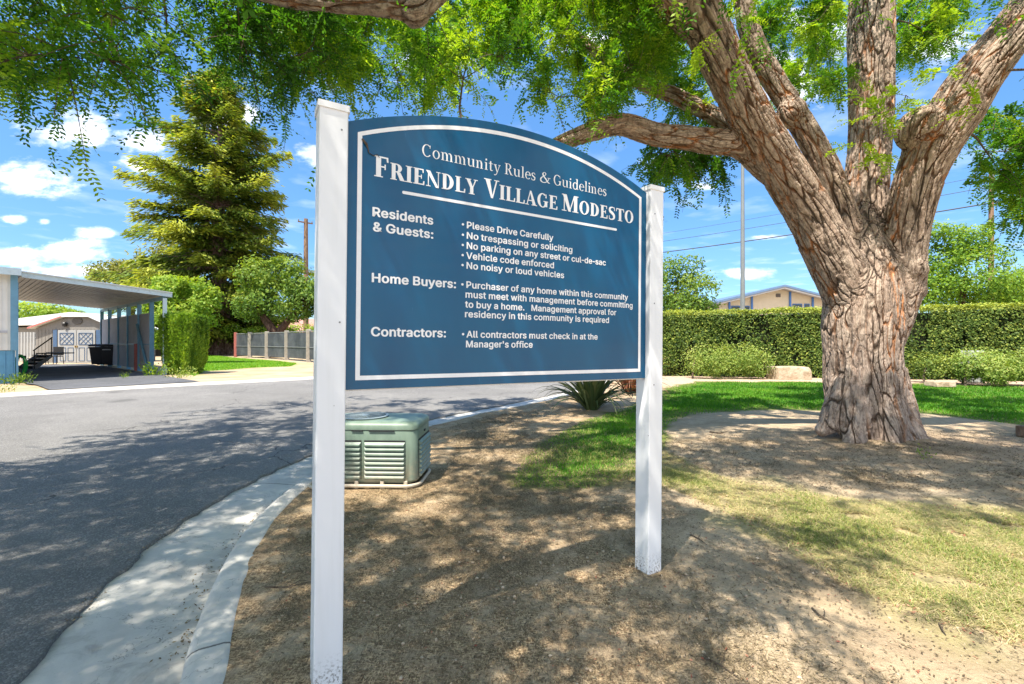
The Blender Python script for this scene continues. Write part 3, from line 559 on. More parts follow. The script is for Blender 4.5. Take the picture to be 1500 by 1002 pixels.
def fill2d(polys, name, fn, parent, bold=0.0, layer=.0012):
    """closed outlines -> filled flat mesh through a 2D curve; a few offset copies thicken the strokes"""
    def area(q): return sum(q[i][0]*q[(i+1) % len(q)][1]-q[(i+1) % len(q)][0]*q[i][1] for i in range(len(q)))/2
    def bb(q): xs = [p[0] for p in q]; ys = [p[1] for p in q]; return min(xs), min(ys), max(xs), max(ys)
    outer = [q for q in polys if area(q) < 0]; holes = [q for q in polys if area(q) >= 0]
    if len(holes) > len(outer): outer, holes = holes, outer
    V0 = []; F0 = []; Z0 = []
    for oi, q0 in enumerate(outer):       # overlapping contours are filled one by one, each on its own thin layer
        a_ = bb(q0); grp = [q0]+[h_ for h_ in holes if (lambda b_: b_[0] >= a_[0]-1e-4 and b_[1] >= a_[1]-1e-4 and b_[2] <= a_[2]+1e-4 and b_[3] <= a_[3]+1e-4)(bb(h_))]
        cu = bpy.data.curves.new(name, 'CURVE'); cu.dimensions = '2D'; cu.fill_mode = 'BOTH'
        for q in grp:
            sp = cu.splines.new('POLY'); sp.points.add(len(q)-1)
            for i, (x, y) in enumerate(q): sp.points[i].co = (x, y, 0, 1)
            sp.use_cyclic_u = True
        ob = bpy.data.objects.new(name, cu); me0 = ob.to_mesh(); base_ = len(V0)
        V0 += [tuple(v.co)[:2] for v in me0.vertices]; F0 += [tuple(base_+j for j in p.vertices) for p in me0.polygons]; Z0 += [(oi % 2)*.00005]*len(me0.vertices)
        ob.to_mesh_clear(); bpy.data.objects.remove(ob); bpy.data.curves.remove(cu)
    b = MB(); k = 0
    offs = [(0,0)] if bold == 0 else [(bold*a, bold*c) for a, c in ((-1,0),(1,0),(-.5,.6),(.5,.6),(-.5,-.6),(.5,-.6),(0,0))]
    for dx, dy in offs:
        b.add([fn(x+dx, y+dy, layer+k*.00012+z_) for (x, y), z_ in zip(V0, Z0)], F0); k += 1
    return b.build(name, M['letter'], parent)
def sans(text, u0, u1, v, cap, bold=.0, name='lettering_line', bullet=None):
    s = cap/254.0; pen = 0; polys = []
    for ch in text:
        if ch == ' ': pen += 92; continue
        adv, pl = SANS[ch]
        for q in pl:
            if abs(q[0]-q[-2])+abs(q[1]-q[-1]) < 3: q = q[:-2]
            polys.append([(pen+q[i]+.13*math.sin(i*1.7+pen), q[i+1]+.13*math.cos(i*2.3+pen)) for i in range(0, len(q), 2)])
        pen += adv+7
    xs = [p[0] for q in polys for p in q]; x0, x1 = min(xs), max(xs); kx = (u1-u0)/(x1-x0)
    P = [[(u0+(x-x0)*kx, v+y*s) for x, y in q] for q in polys]
    if bullet is not None: P.append([(bullet+.0048*math.cos(a), v+cap*.48+.0048*math.sin(a)) for a in np.linspace(2*math.pi, 0, 13)[:-1]])
    return fill2d(P, name, SL, face, bold)
HB_, RB = .0023, .0015
for t, a, b, v in (('Residents', .067, .341, .715), ('& Guests:', .070, .342, .650), ('Home Buyers:', .067, .458, .427), ('Contractors:', .066, .409, .191)):
    sans(t, a, b, v, .0385, HB_, 'heading_line')
for t, a, b, v, bu in (('Please Drive Carefully', .515, 1.021, .722, .493), ('No trespassing or soliciting', .515, 1.150, .6715, .493), ('No parking on any street or cul-de-sac', .515, 1.392, .6225, .493),
                       ('Vehicle code enforced', .513, 1.027, .5735, .493), ('No noisy or loud vehicles', .515, 1.095, .5255, .493), ('Purchaser of any home within this community', .515, 1.567, .432, .493),
                       ('must meet with management before committing', .511, 1.605, .385, None), ('to buy a home.   Management approval for', .509, 1.475, .337, None), ('residency in this community is required', .509, 1.419, .290, None),
                       ('All contractors must check in at the', .518, 1.335, .192, .499), ("Manager's office", .516, .895, .144, None)):
    sans(t, a, b, v, .0315, RB, 'rule_line', bu)

# serif capitals and lower case drawn as strokes, bowls and serifs
def rect(x0, y0, x1, y1): return [[(x0,y0),(x1,y0),(x1,y1),(x0,y1)]]
def para(a0, a1, y0, b0, b1, y1): return [[(a0,y0),(a1,y0),(b1,y1),(b0,y1)]]
def bowl(cx, cy, rx, ry, ix, iy, a0=0, a1=360, n=22, dx=0):
    P = []; A = [R(a0+(a1-a0)*i/n) for i in range(n+1)]
    for i in range(n): P.append([(cx+rx*math.cos(A[i]), cy+ry*math.sin(A[i])), (cx+rx*math.cos(A[i+1]), cy+ry*math.sin(A[i+1])), (cx+dx+ix*math.cos(A[i+1]), cy+iy*math.sin(A[i+1])), (cx+dx+ix*math.cos(A[i]), cy+iy*math.sin(A[i]))])
    return P
def stroke(pts, ws):
    C = spline([(x, y) for x, y in pts], 6); W = np.interp(np.linspace(0, 1, len(C)), np.linspace(0, 1, len(ws)), ws)
    T = np.gradient(C, axis=0); T /= np.linalg.norm(T, axis=1, keepdims=True)+1e-9; Nn = np.stack([-T[:,1], T[:,0]], 1)
    L_ = C+Nn*W[:,None]/2; R_ = C-Nn*W[:,None]/2
    return [[tuple(L_[i]), tuple(L_[i+1]), tuple(R_[i+1]), tuple(R_[i])] for i in range(len(C)-1)]
s_ = .052
CAPS = {
 'F': (.70, rect(.08,0,.31,1)+rect(0,0,.40,s_)+rect(0,1-s_,.2,1)+rect(.2,.925,.64,1)+para(.58,.66,.76,.55,.64,1)+rect(.2,.475,.52,.545)+rect(.47,.38,.53,.64)),
 'R': (.87, rect(.08,0,.31,1)+rect(0,0,.39,s_)+rect(0,1-s_,.2,1)+rect(.2,.935,.4,1)+rect(.2,.47,.4,.535)+bowl(.38,.735,.31,.265,.08,.20,-90,90)+para(.58,.86,0,.36,.60,.5)+rect(.58,0,.93,.045)),
 'I': (.43, rect(.09,0,.32,1)+rect(0,0,.41,s_)+rect(0,1-s_,.41,1)),
 'E': (.75, rect(.08,0,.31,1)+rect(0,0,.3,s_)+rect(0,1-s_,.3,1)+rect(.2,.925,.64,1)+para(.58,.64,.76,.56,.64,1)+rect(.2,.475,.52,.545)+rect(.47,.38,.53,.64)+rect(.2,0,.66,.075)+para(.58,.68,0,.62,.70,.25)),
 'N': (.97, rect(.12,0,.18,.98)+rect(0,0,.29,s_)+para(.64,.82,-.02,.0,.26,1)+rect(.765,0,.825,1)+rect(.65,1-s_,.93,1)+rect(0,1-s_,.2,1)),
 'D': (.86, rect(.08,0,.31,1)+rect(0,0,.34,s_)+rect(0,1-s_,.34,1)+bowl(.30,.5,.49,.5,.24,.435,-90,90)),
 'L': (.70, rect(.08,0,.31,1)+rect(0,0,.3,s_)+rect(0,1-s_,.40,1)+rect(.2,0,.66,.075)+para(.58,.68,0,.62,.70,.27)),
 'Y': (.80, para(.30,.52,.42,.02,.28,.97)+para(.43,.50,.42,.64,.72,.97)+rect(.29,0,.52,.46)+rect(.20,0,.61,s_)+rect(-.05,1-s_,.36,1)+rect(.54,1-s_,.83,1)),
 'V': (.80, para(.36,.47,-.02,.03,.29,.97)+para(.40,.47,-.02,.64,.72,.97)+rect(-.05,1-s_,.37,1)+rect(.54,1-s_,.83,1)),
 'A': (.90, para(.09,.16,.02,.36,.43,1)+para(.58,.84,.02,.34,.47,1.02)+rect(.2,.29,.64,.355)+rect(-.02,0,.27,s_)+rect(.49,0,.92,s_)),
 'G': (.92, bowl(.43,.5,.42,.52,.20,.455,52,330)+rect(.60,.06,.82,.44)+rect(.50,.42,.89,.42+s_)+para(.66,.76,.70,.68,.73,.98)),
 'M': (1.16, rect(.13,0,.19,.98)+rect(0,0,.31,s_)+para(.44,.62,0,.05,.32,1)+para(.49,.55,0,.82,.90,1)+rect(.82,0,1.05,1)+rect(.72,0,1.13,s_)+rect(0,1-s_,.3,1)+rect(.84,1-s_,1.13,1)),
 'O': (.92, bowl(.43,.5,.43,.52,.20,.455,0,360,36)),
 'S': (.66, stroke([(.56,.74),(.53,.93),(.32,.985),(.12,.87),(.14,.66),(.34,.52),(.50,.36),(.50,.13),(.28,.015),(.08,.07),(.05,.28)], [.05,.07,.08,.16,.22,.24,.22,.16,.08,.07,.05])+rect(.53,.72,.57,1.0)+rect(.04,.0,.08,.30)),
 'T': (.82, rect(.29,0,.52,1)+rect(.19,0,.62,s_)+rect(.04,.925,.77,1)+para(.0,.06,.74,.04,.12,1)+para(.75,.81,.74,.69,.77,1)),
}
t_ = .13; h_ = .045
def arch(x0, x1, xh, th=t_):   # shoulder of n / m
    c = (x0+x1)/2; r = (x1-x0)/2; return bowl(c, xh-.26, r, .275, r-th, .215, 0, 125, 12, -.02)
LOW = {
 'C': (.82, bowl(.42,.5,.41,.52,.275,.465,48,318)+para(.64,.69,.72,.66,.71,.97)),
 'o': (.68, bowl(.33,.33,.31,.36,.18,.315,0,360,26)),
 'm': (1.12, rect(.10,0,.10+t_,.66)+rect(.0,.62,.1,.66)+rect(.02,0,.31,h_)+arch(.18,.60,.68)+rect(.47,0,.60,.45)+rect(.40,0,.68,h_)+arch(.55,.97,.68)+rect(.84,0,.97,.45)+rect(.77,0,1.05,h_)),
 'n': (.76, rect(.10,0,.10+t_,.66)+rect(.0,.62,.1,.66)+rect(.02,0,.31,h_)+arch(.18,.60,.68)+rect(.47,0,.60,.45)+rect(.40,0,.68,h_)),
 'u': (.76, rect(.08,.2,.21,.67)+rect(.0,.67-h_,.1,.67)+bowl(.30,.25,.22,.27,.09,.20,180,310,12)+rect(.50,0,.63,.67)+rect(.42,.67-h_,.5,.67)+rect(.6,0,.70,h_)),
 'i': (.36, rect(.11,0,.24,.66)+rect(.02,.62,.12,.66)+rect(.03,0,.33,h_)+bowl(.175,.90,.085,.09,.0,.0,0,360,12)),
 't': (.46, rect(.13,.14,.26,.84)+rect(.02,.615,.42,.665)+stroke([(.195,.20),(.22,.06),(.34,.03),(.42,.09)], [.13,.12,.06,.04])),
 'y': (.68, para(.28,.38,0,.04,.19,.64)+para(.32,.37,.0,.53,.59,.64)+stroke([(.35,.04),(.28,-.16),(.16,-.28),(.04,-.26)], [.06,.06,.07,.09])+rect(-.02,.62,.28,.665)+rect(.44,.62,.66,.665)),
 'R': (.84, rect(.10,0,.24,1)+rect(.0,0,.35,h_)+rect(.0,1-h_,.16,1)+rect(.2,.95,.36,1)+rect(.2,.47,.38,.515)+bowl(.35,.735,.29,.265,.15,.22,-90,90)+para(.58,.74,0,.32,.46,.5)+rect(.56,0,.84,h_)),
 'l': (.36, rect(.11,0,.24,1.04)+rect(.02,1.0,.12,1.04)+rect(.03,0,.33,h_)),
 'e': (.62, bowl(.32,.33,.30,.36,.175,.315,18,320)+rect(.1,.355,.59,.40)+bowl(.32,.33,.30,.36,.2,.315,0,20,3)),
 's': (.52, stroke([(.42,.52),(.36,.65),(.22,.67),(.10,.58),(.13,.44),(.28,.34),(.40,.22),(.35,.05),(.20,.0),(.07,.05),(.05,.17)], [.05,.06,.06,.1,.13,.13,.13,.1,.06,.06,.05])),
 '&': (.98, stroke([(.90,.04),(.74,.06),(.52,.36),(.30,.66),(.24,.84),(.36,1.0),(.50,.92),(.46,.74),(.24,.56),(.06,.34),(.08,.10),(.28,-.01),(.52,.06),(.72,.28),(.80,.50)], [.04,.1,.13,.13,.11,.05,.08,.06,.06,.12,.13,.08,.07,.06,.06])+rect(.66,.49,.94,.535)),
 'G': (.92, bowl(.43,.5,.42,.52,.285,.465,48,330)+rect(.66,.05,.79,.42)+rect(.56,.40,.87,.445)+para(.68,.73,.72,.69,.73,.97)),
 'd': (.74, bowl(.32,.33,.29,.36,.16,.30,40,320)+rect(.48,.02,.61,1.04)+rect(.38,1.0,.5,1.04)+rect(.6,0,.69,h_)),
}
def serif(items, font, v, u0, u1, name):
    pen = 0; polys = []
    for ch, sz in items:
        if ch == ' ': pen += .30*sz; continue
        adv, pl = font[ch]
        for q in pl: polys.append([(pen+x*sz, y*sz) for x, y in q])
        pen += (adv+.045)*sz
    xs = [p[0] for q in polys for p in q]; x0, x1 = min(xs), max(xs); kx = (u1-u0)/(x1-x0)
    b = MB(); k = 0
    for q in polys:
        b.add([SL(u0+(x-x0)*kx, v+y, .0010+(k % 14)*.00006) for x, y in q], [tuple(range(len(q)))]); k += 1
    return b.build(name, M['letter'], face)
def sc_(w, big=.0915, small=.0735): return [(c, big if i == 0 else small) for i, c in enumerate(w)]
serif(sc_('FRIENDLY'), CAPS, .891, .071, .570, 'title_word')
serif(sc_('VILLAGE'), CAPS, .892, .604, 1.048, 'title_word')
serif(sc_('MODESTO'), CAPS, .896, 1.078, 1.607, 'title_word')
serif([(c, .056) for c in 'Community'], LOW, 1.026, .286, .696, 'subtitle_word')
serif([(c, .056) for c in 'Rules'], LOW, 1.026, .721, .905, 'subtitle_word')
serif([('&', .054)], LOW, 1.026, .934, 1.001, 'subtitle_word')
serif([(c, .056) for c in 'Guidelines'], LOW, 1.026, 1.022, 1.394, 'subtitle_word')
# dried creeper clinging to the corner of the panel
b = MB(); b.tube([SL(.018,1.04,.004), SL(.035,1.02,.007), SL(.042,1.005,.004), SL(.046,.985,.006), SL(.065,.978,.004), SL(.083,.985,.006), SL(.092,.975,.004)], [.004,.006,.0025,.002,.0018,.0016,.0012], 5); b.build('dried_tendril', M['twig'], sign)
# posts
PW = .1135
def post(uc, vtop):
    nc = -.022
    b = MB(); h = PW/2; prof = []; r = .006
    zb = (-.05 - S(uc, 0, nc).z)/SUP.z
    for (cx, cy, a0) in ((h-r, h-r, 0), (-h+r, h-r, 90), (-h+r, -h+r, 180), (h-r, -h+r, 270)):
        for a in (0, 45, 90): prof.append((cx+r*math.cos(R(a0+a)), cy+r*math.sin(R(a0+a))))
    b.prism(prof, zb, vtop, lambda x, y, z: SL(uc+x, z, nc+y)); p = b.build('sign_post', M['vinyl'], sign)
    c = MB(); g_ = .006
    k = [(x*(1+2*g_/PW), y*(1+2*g_/PW)) for x, y in prof]
    c.prism(k, vtop-.022, vtop+.004, lambda x, y, z: SL(uc+x, z, nc+y))
    V = [SL(uc+x, vtop+.0042, nc+y) for x, y in k]+[SL(uc, vtop+.016, nc)]; n = len(k); c.add(V, [(i, (i+1) % n, n) for i in range(n)])
    c.build('post_cap', M['white_vinyl'], p)
    for v in ([vtop-.10, vtop-.9] if uc < 0 else [vtop-.17, vtop-.72, .02-.1]):
        for du in (-.02 if uc > 0 else .03,):
            P = [(uc+du+.004*math.cos(a), v+.004*math.sin(a)) for a in np.linspace(0, 2*math.pi, 9)[:-1]]
            s = MB(); s.prism(P, nc+PW/2-.001, nc+PW/2+.0022, lambda x, y, z: SL(x, y, z)); s.build('screw_head', M['screw'], p)
M['screw'] = paint('screw_metal', (.22,.22,.22), .5, .1, 30, None, .6)
post(-.045-PW/2+.001, 1.145); post(1.718+PW/2-.001, 1.139)
# ------------------------------------------------------------ air conditioner by the kerb
def ac_unit():
    g = G('green_enamel'); p = g.obj(); n = g.noise(g.scale(p, (6,6,2)), 1, 5, .6)
    c = g.mix(g.mapr(n, .35, .65), (.115,.17,.13), (.185,.25,.195))
    z = g.n('ShaderNodeSeparateXYZ'); g.set(z.inputs[0], p)
    dust = g.math('MULTIPLY', g.mapr(z.outputs[2], .05, .42, .75, .0, True), g.mapr(g.noise(p, 12, 5, .7), .35, .6))
    c = g.mix(dust, c, (.36,.31,.22)); g.pbr(c, .45, g.bump(g.noise(p, 30, 3), .08, .005), 0, .4); M['acgreen'] = g.m
    M['acdark'] = paint('ac_dark', (.015,.016,.018), .7, .1, 8)
    M['actop'] = paint('ac_fan_grille', (.24,.29,.31), .4, .1, 12, (.2,.22,.22))
    M['actan'] = paint('tan_plastic', (.50,.43,.33), .6, .1, 10, (.25,.2,.14))
    W, D, H0, H1 = .97, .62, .07, .645
    t = thing('air_conditioner', 'green louvred air conditioner unit squatting in the dirt beside the kerb, behind the sign', 'air conditioner', (-1.395, 4.72, 0.0), R(-2))
    def rr(w, d, r, k=6):
        P = []
        for cx, cy, a0 in ((w/2-r, d/2-r, 0), (-w/2+r, d/2-r, 90), (-w/2+r, -d/2+r, 180), (w/2-r, -d/2+r, 270)):
            for a in np.linspace(0, 90, k): P.append((cx+r*math.cos(R(a0+a)), cy+r*math.sin(R(a0+a))))
        return P
    def loft(levels, name, m, parent):
        V = []; n = len(levels[0][0])
        for poly, z in levels: V += [(x, y, z) for x, y in poly]
        F = [(i*n+k, i*n+(k+1) % n, (i+1)*n+(k+1) % n, (i+1)*n+k) for i in range(len(levels)-1) for k in range(n)]
        F += [tuple(range(n))[::-1], tuple((len(levels)-1)*n+k for k in range(n))]
        b = MB(); b.add(V, F); return b.build(name, m, parent, True)
    body = loft([(rr(W-.04, D-.04, .10), H0-.02), (rr(W, D, .09), H0+.01), (rr(W, D, .09), .553), (rr(W-.006, D-.006, .09), .560)], 'cabinet', M['acgreen'], t)
    lid = loft([(rr(W-.012, D-.012, .09), .562), (rr(W+.010, D+.010, .095), .568), (rr(W+.010, D+.010, .095), .602), (rr(W-.02, D-.02, .09), .628), (rr(W-.08, D-.08, .10), .642), (rr(W-.16, D-.14, .08), H1)], 'lid', M['acgreen'], t)
    # fan guard on the lid
    b = MB(); cx = -.13
    for r in np.linspace(.05, .21, 9): 
        b.tube([(cx+r*math.cos(a), r*math.sin(a), H1+.012-.0*r) for a in np.linspace(0, 2*math.pi, 33)], .0035, 4, False)
    for k in range(12):
        a = math.pi*k/6; b.tube([(cx+.03*math.cos(a), .03*math.sin(a), H1+.016), (cx+.22*math.cos(a), .22*math.sin(a), H1+.010)], .004, 4)
    b.lathe([(.001, H1+.02), (.045, H1+.019), (.05, H1+.006)], (cx, 0, 0)); b.build('fan_guard', M['actop'], lid)
    b = MB(); b.lathe([(.225, H1-.01), (.24, H1+.014), (.215, H1+.016), (.212, H1+.002)], (cx, 0, 0), 40); b.build('fan_ring', M['actop'], lid, True)
    # seam slots
    for x0, x1 in ((-.40, -.22), (.02, .27), (-.15, -.04)):
        MB().box(((x0+x1)/2, -D/2-.006, .560), (x1-x0, .012, .010)).build('lid_slot', M['acdark'], lid)
    # louvre panels on the front
    for x0, x1 in ((-.40, -.055), (-.025, .375)):
        fr = MB(); fr.box(((x0+x1)/2, -D/2-.002, .28), (x1-x0, .006, .375)); q = fr.build('louvre_panel', M['acdark'], body)
        b = MB(); nl = 8
        for i in range(nl):
            z = .105 + i*.0445
            b.add([(x0, -D/2-.006, z-.006), (x1, -D/2-.006, z-.006), (x1-.012, -D/2-.026, z-.002), (x0+.012, -D/2-.026, z-.002), (x1-.012, -D/2-.024, z+.012), (x0+.012, -D/2-.024, z+.012), (x1, -D/2-.004, z+.034), (x0, -D/2-.004, z+.034)],
                  [(0,1,2,3), (3,2,4,5), (5,4,6,7), (0,3,5,7), (1,6,4,2)])
        b.build('louvres', M['acgreen'], q)
    for sx in (1, -1):
        fr = MB(); fr.box((sx*(W/2+.002), 0, .28), (.006, .46, .375)); q = fr.build('louvre_panel', M['acdark'], body)
        b = MB()
        for i in range(8):
            z = .105+i*.0445; X0 = sx*(W/2+.005); X1 = sx*(W/2+.026)
            b.add([(X0,-.23,z-.006),(X0,.23,z-.006),(X1,.218,z-.002),(X1,-.218,z-.002),(X1,.218,z+.012),(X1,-.218,z+.012),(X0,.23,z+.034),(X0,-.23,z+.034)], [(0,1,2,3),(3,2,4,5),(5,4,6,7),(0,3,5,7),(1,6,4,2)])
        b.build('louvres', M['acgreen'], q)
    MB().box((W/2+.002, .02, .51), (.012, .05, .018)).build('lid_slot', M['acdark'], lid)
    # base frame: dark underside, feet, tan tube round the foot with a loop at the kerb end
    b = MB(); b.prism(rr(W-.10, D-.10, .08), .012, .06); b.build('base_pan', M['acdark'], t)
    P = [(x, y, .030) for x, y in rr(W+.03, D+.03, .14)]; b = MB(); b.tube(P+[P[0]], .017, 8, False); b.build('base_tube', M['actan'], t, True)
    for x in (-.36, -.1, .15, .38): MB().box((x, -D/2+.0, .04), (.035, .03, .075), bev=.004).build('foot', M['actan'], t)
    lp = spline([(-.40,-.29,.05),(-.50,-.29,.075),(-.555,-.24,.10),(-.53,-.19,.085),(-.47,-.2,.07)], 6); b = MB(); b.tube(lp, .016, 8); b.build('hose_loop', M['actan'], t, True)
    lp = spline([(-.40,-.35,.03),(-.50,-.36,.022),(-.56,-.31,.022),(-.57,-.22,.03),(-.5,-.17,.05)], 6); b = MB(); b.tube(lp, .017, 8); b.build('hose_loop', M['actan'], t, True)
ac_unit()

# ------------------------------------------------------------ far home, carport and yard
M['cream'] = (lambda: (lambda g: (g.pbr(g.mix(g.mapr(g.noise(g.pos(), 2, 4), .3, .7), (.62,.60,.55), (.72,.70,.66)), .6, g.bump(g.math('FRACT', g.math('MULTIPLY', g.n('ShaderNodeSeparateXYZ').outputs[0], 1)), 0, .001)), g.m)[1])(G('cream_siding')))()
M['blue_trim'] = paint('blue_trim', (.14,.30,.42), .5, .1, 5)
M['blue_skirt'] = paint('blue_skirting', (.11,.30,.47), .5, .1, 4)
M['navy_trim'] = paint('navy_trim', (.05,.10,.19), .5, .1, 5)
M['pale_fascia'] = paint('pale_blue_fascia', (.50,.60,.64), .5, .06, 3, (.35,.38,.36))
M['roof_white'] = paint('roof_white', (.62,.63,.62), .6, .08, 2)
M['soffit'] = (lambda g: (g.pbr(g.mix(g.mapr(g.noise(g.scale(g.pos(), (1.2,1.2,1)), 1.2, 4), .35, .65), (.34,.31,.30), (.50,.48,.46)), .35), g.m)[1])(G('soffit_metal'))
M['panel_grey'] = paint('privacy_panel', (.46,.45,.47), .75, .1, 1.5, (.30,.28,.27))
M['dark_plastic'] = paint('dark_bin_plastic', (.012,.014,.020), .45, .2, 8)
M['blue_plastic'] = paint('blue_bin_plastic', (.03,.05,.14), .45, .2, 8)
M['black_iron'] = paint('black_iron', (.015,.014,.014), .5, .2, 8)
M['shed_wall_shaded'] = paint('shed_wall_shaded', (.20,.185,.165), .8, .1, 3)  # darkened in the colour to imitate shade under the carport
M['door_white_shaded'] = paint('door_white_shaded', (.32,.32,.31), .6, .05, 4)  # white toned down to grey, carport shade painted in
M['stepwood'] = paint('dark_step', (.10,.09,.08), .8, .2, 6)
M['hosegreen'] = paint('hose_green', (.02,.38,.05), .4, .1, 6)
M['glassdark'] = (lambda g: (g.pbr((.03,.04,.05), .08, None, 0, .6), g.m)[1])(G('dark_glass'))
M['brass'] = paint('brass', (.45,.30,.10), .4, .1, 10, None, .7)
M['reddish'] = paint('faded_red', (.42,.12,.10), .7, .15, 6)
FS = Vector((.466, .885, 0)).normalized(); SD = Vector((.65, .76, 0)).normalized(); BD = Vector((-.78, .63, 0)).normalized(); GZ = .12
FLc = Vector((-15.72, 14.45, 0)); FRc = Vector((-13.78, 18.06, 0))
def home():
    t = thing('mobile_home', 'cream mobile home wall with blue skirting at the left edge of the photo', 'house', (FLc.x, FLc.y, GZ))
    o = Vector((0,0,0)); L_ = 8.0; D_ = 12.0
    def wallbox(a, b, z0, z1, th, name, m, par=t):
        b_ = MB(); d = (b-a); L = d.length; c = (a+b)/2; rz = math.atan2(d.y, d.x); b_.box((c.x, c.y, (z0+z1)/2), (L, th, z1-z0), rz); return b_.build(name, m, par)
    A = o; B = o - SD*L_; C = B+BD*D_; Dd = o+BD*D_
    body = MB(); body.prism([(p.x, p.y) for p in (A, B, C, Dd)], 1.04, 3.42); body.build('wall', M['cream'], t)
    b = MB(); 
    for k in range(0, 60): # vertical siding battens on the front
        p = A - SD*(.13*k+.2); q = p - BD*.006; b.box((q.x, q.y, 2.23), (.012, .014, 2.36), math.atan2(SD.y, SD.x))
    b.build('siding_batten', M['cream'], t, kind='stuff')
    i_ = .03; sk = MB(); sk.prism([((p.x), (p.y)) for p in (A+(B-A)*.004+BD*i_, B+BD*i_, C-BD*i_, Dd-BD*i_-SD*i_)], -.02, 1.03); skirt = sk.build('skirting', M['blue_skirt'], t)
    b = MB()
    for k in range(0, 50):
        p = A - SD*(.16*k+.1); q = p + BD*.022; b.box((q.x, q.y, .5), (.03, .03, 1.04), math.atan2(SD.y, SD.x))
    b.build('skirting_rib', M['blue_skirt'], skirt, kind='stuff')
    q = A - BD*.02; MB().box((q.x, q.y, 1.03), (.2, .2, .05)) 
    MB().box(tuple(A + Vector((0,0,2.24)) - SD*.06 - BD*.01), (.16, .05, 2.42), math.atan2(SD.y, SD.x)).build('corner_trim', M['blue_trim'], t)
    MB().box(tuple(A + Vector((0,0,1.6)) + SD*.012 + BD*.1), (.05, .22, 3.2), math.atan2(SD.y, SD.x)).build('corner_trim', M['blue_trim'], t)
    # roof slab with pale blue fascia
    ov = .28; P = [A+SD*.08-BD*ov, B-BD*ov, C+BD*ov, Dd+SD*.08+BD*ov]
    sl = MB(); sl.prism([(p.x, p.y) for p in P], 3.44, 3.60); rf = sl.build('roof', M['roof_white'], t)
    d = P[0]-P[1]; c = (P[0]+P[1])/2 - BD*.02; MB().box((c.x, c.y, 3.50), (d.length, .03, .22), math.atan2(d.y, d.x)).build('fascia', M['pale_fascia'], rf)
    q = A - SD*.33 - BD*.02; MB().box((q.x, q.y, 1.62), (.24, .02, .07), math.atan2(SD.y, SD.x)).build('address_plate', M['panel_grey'], t)
home()
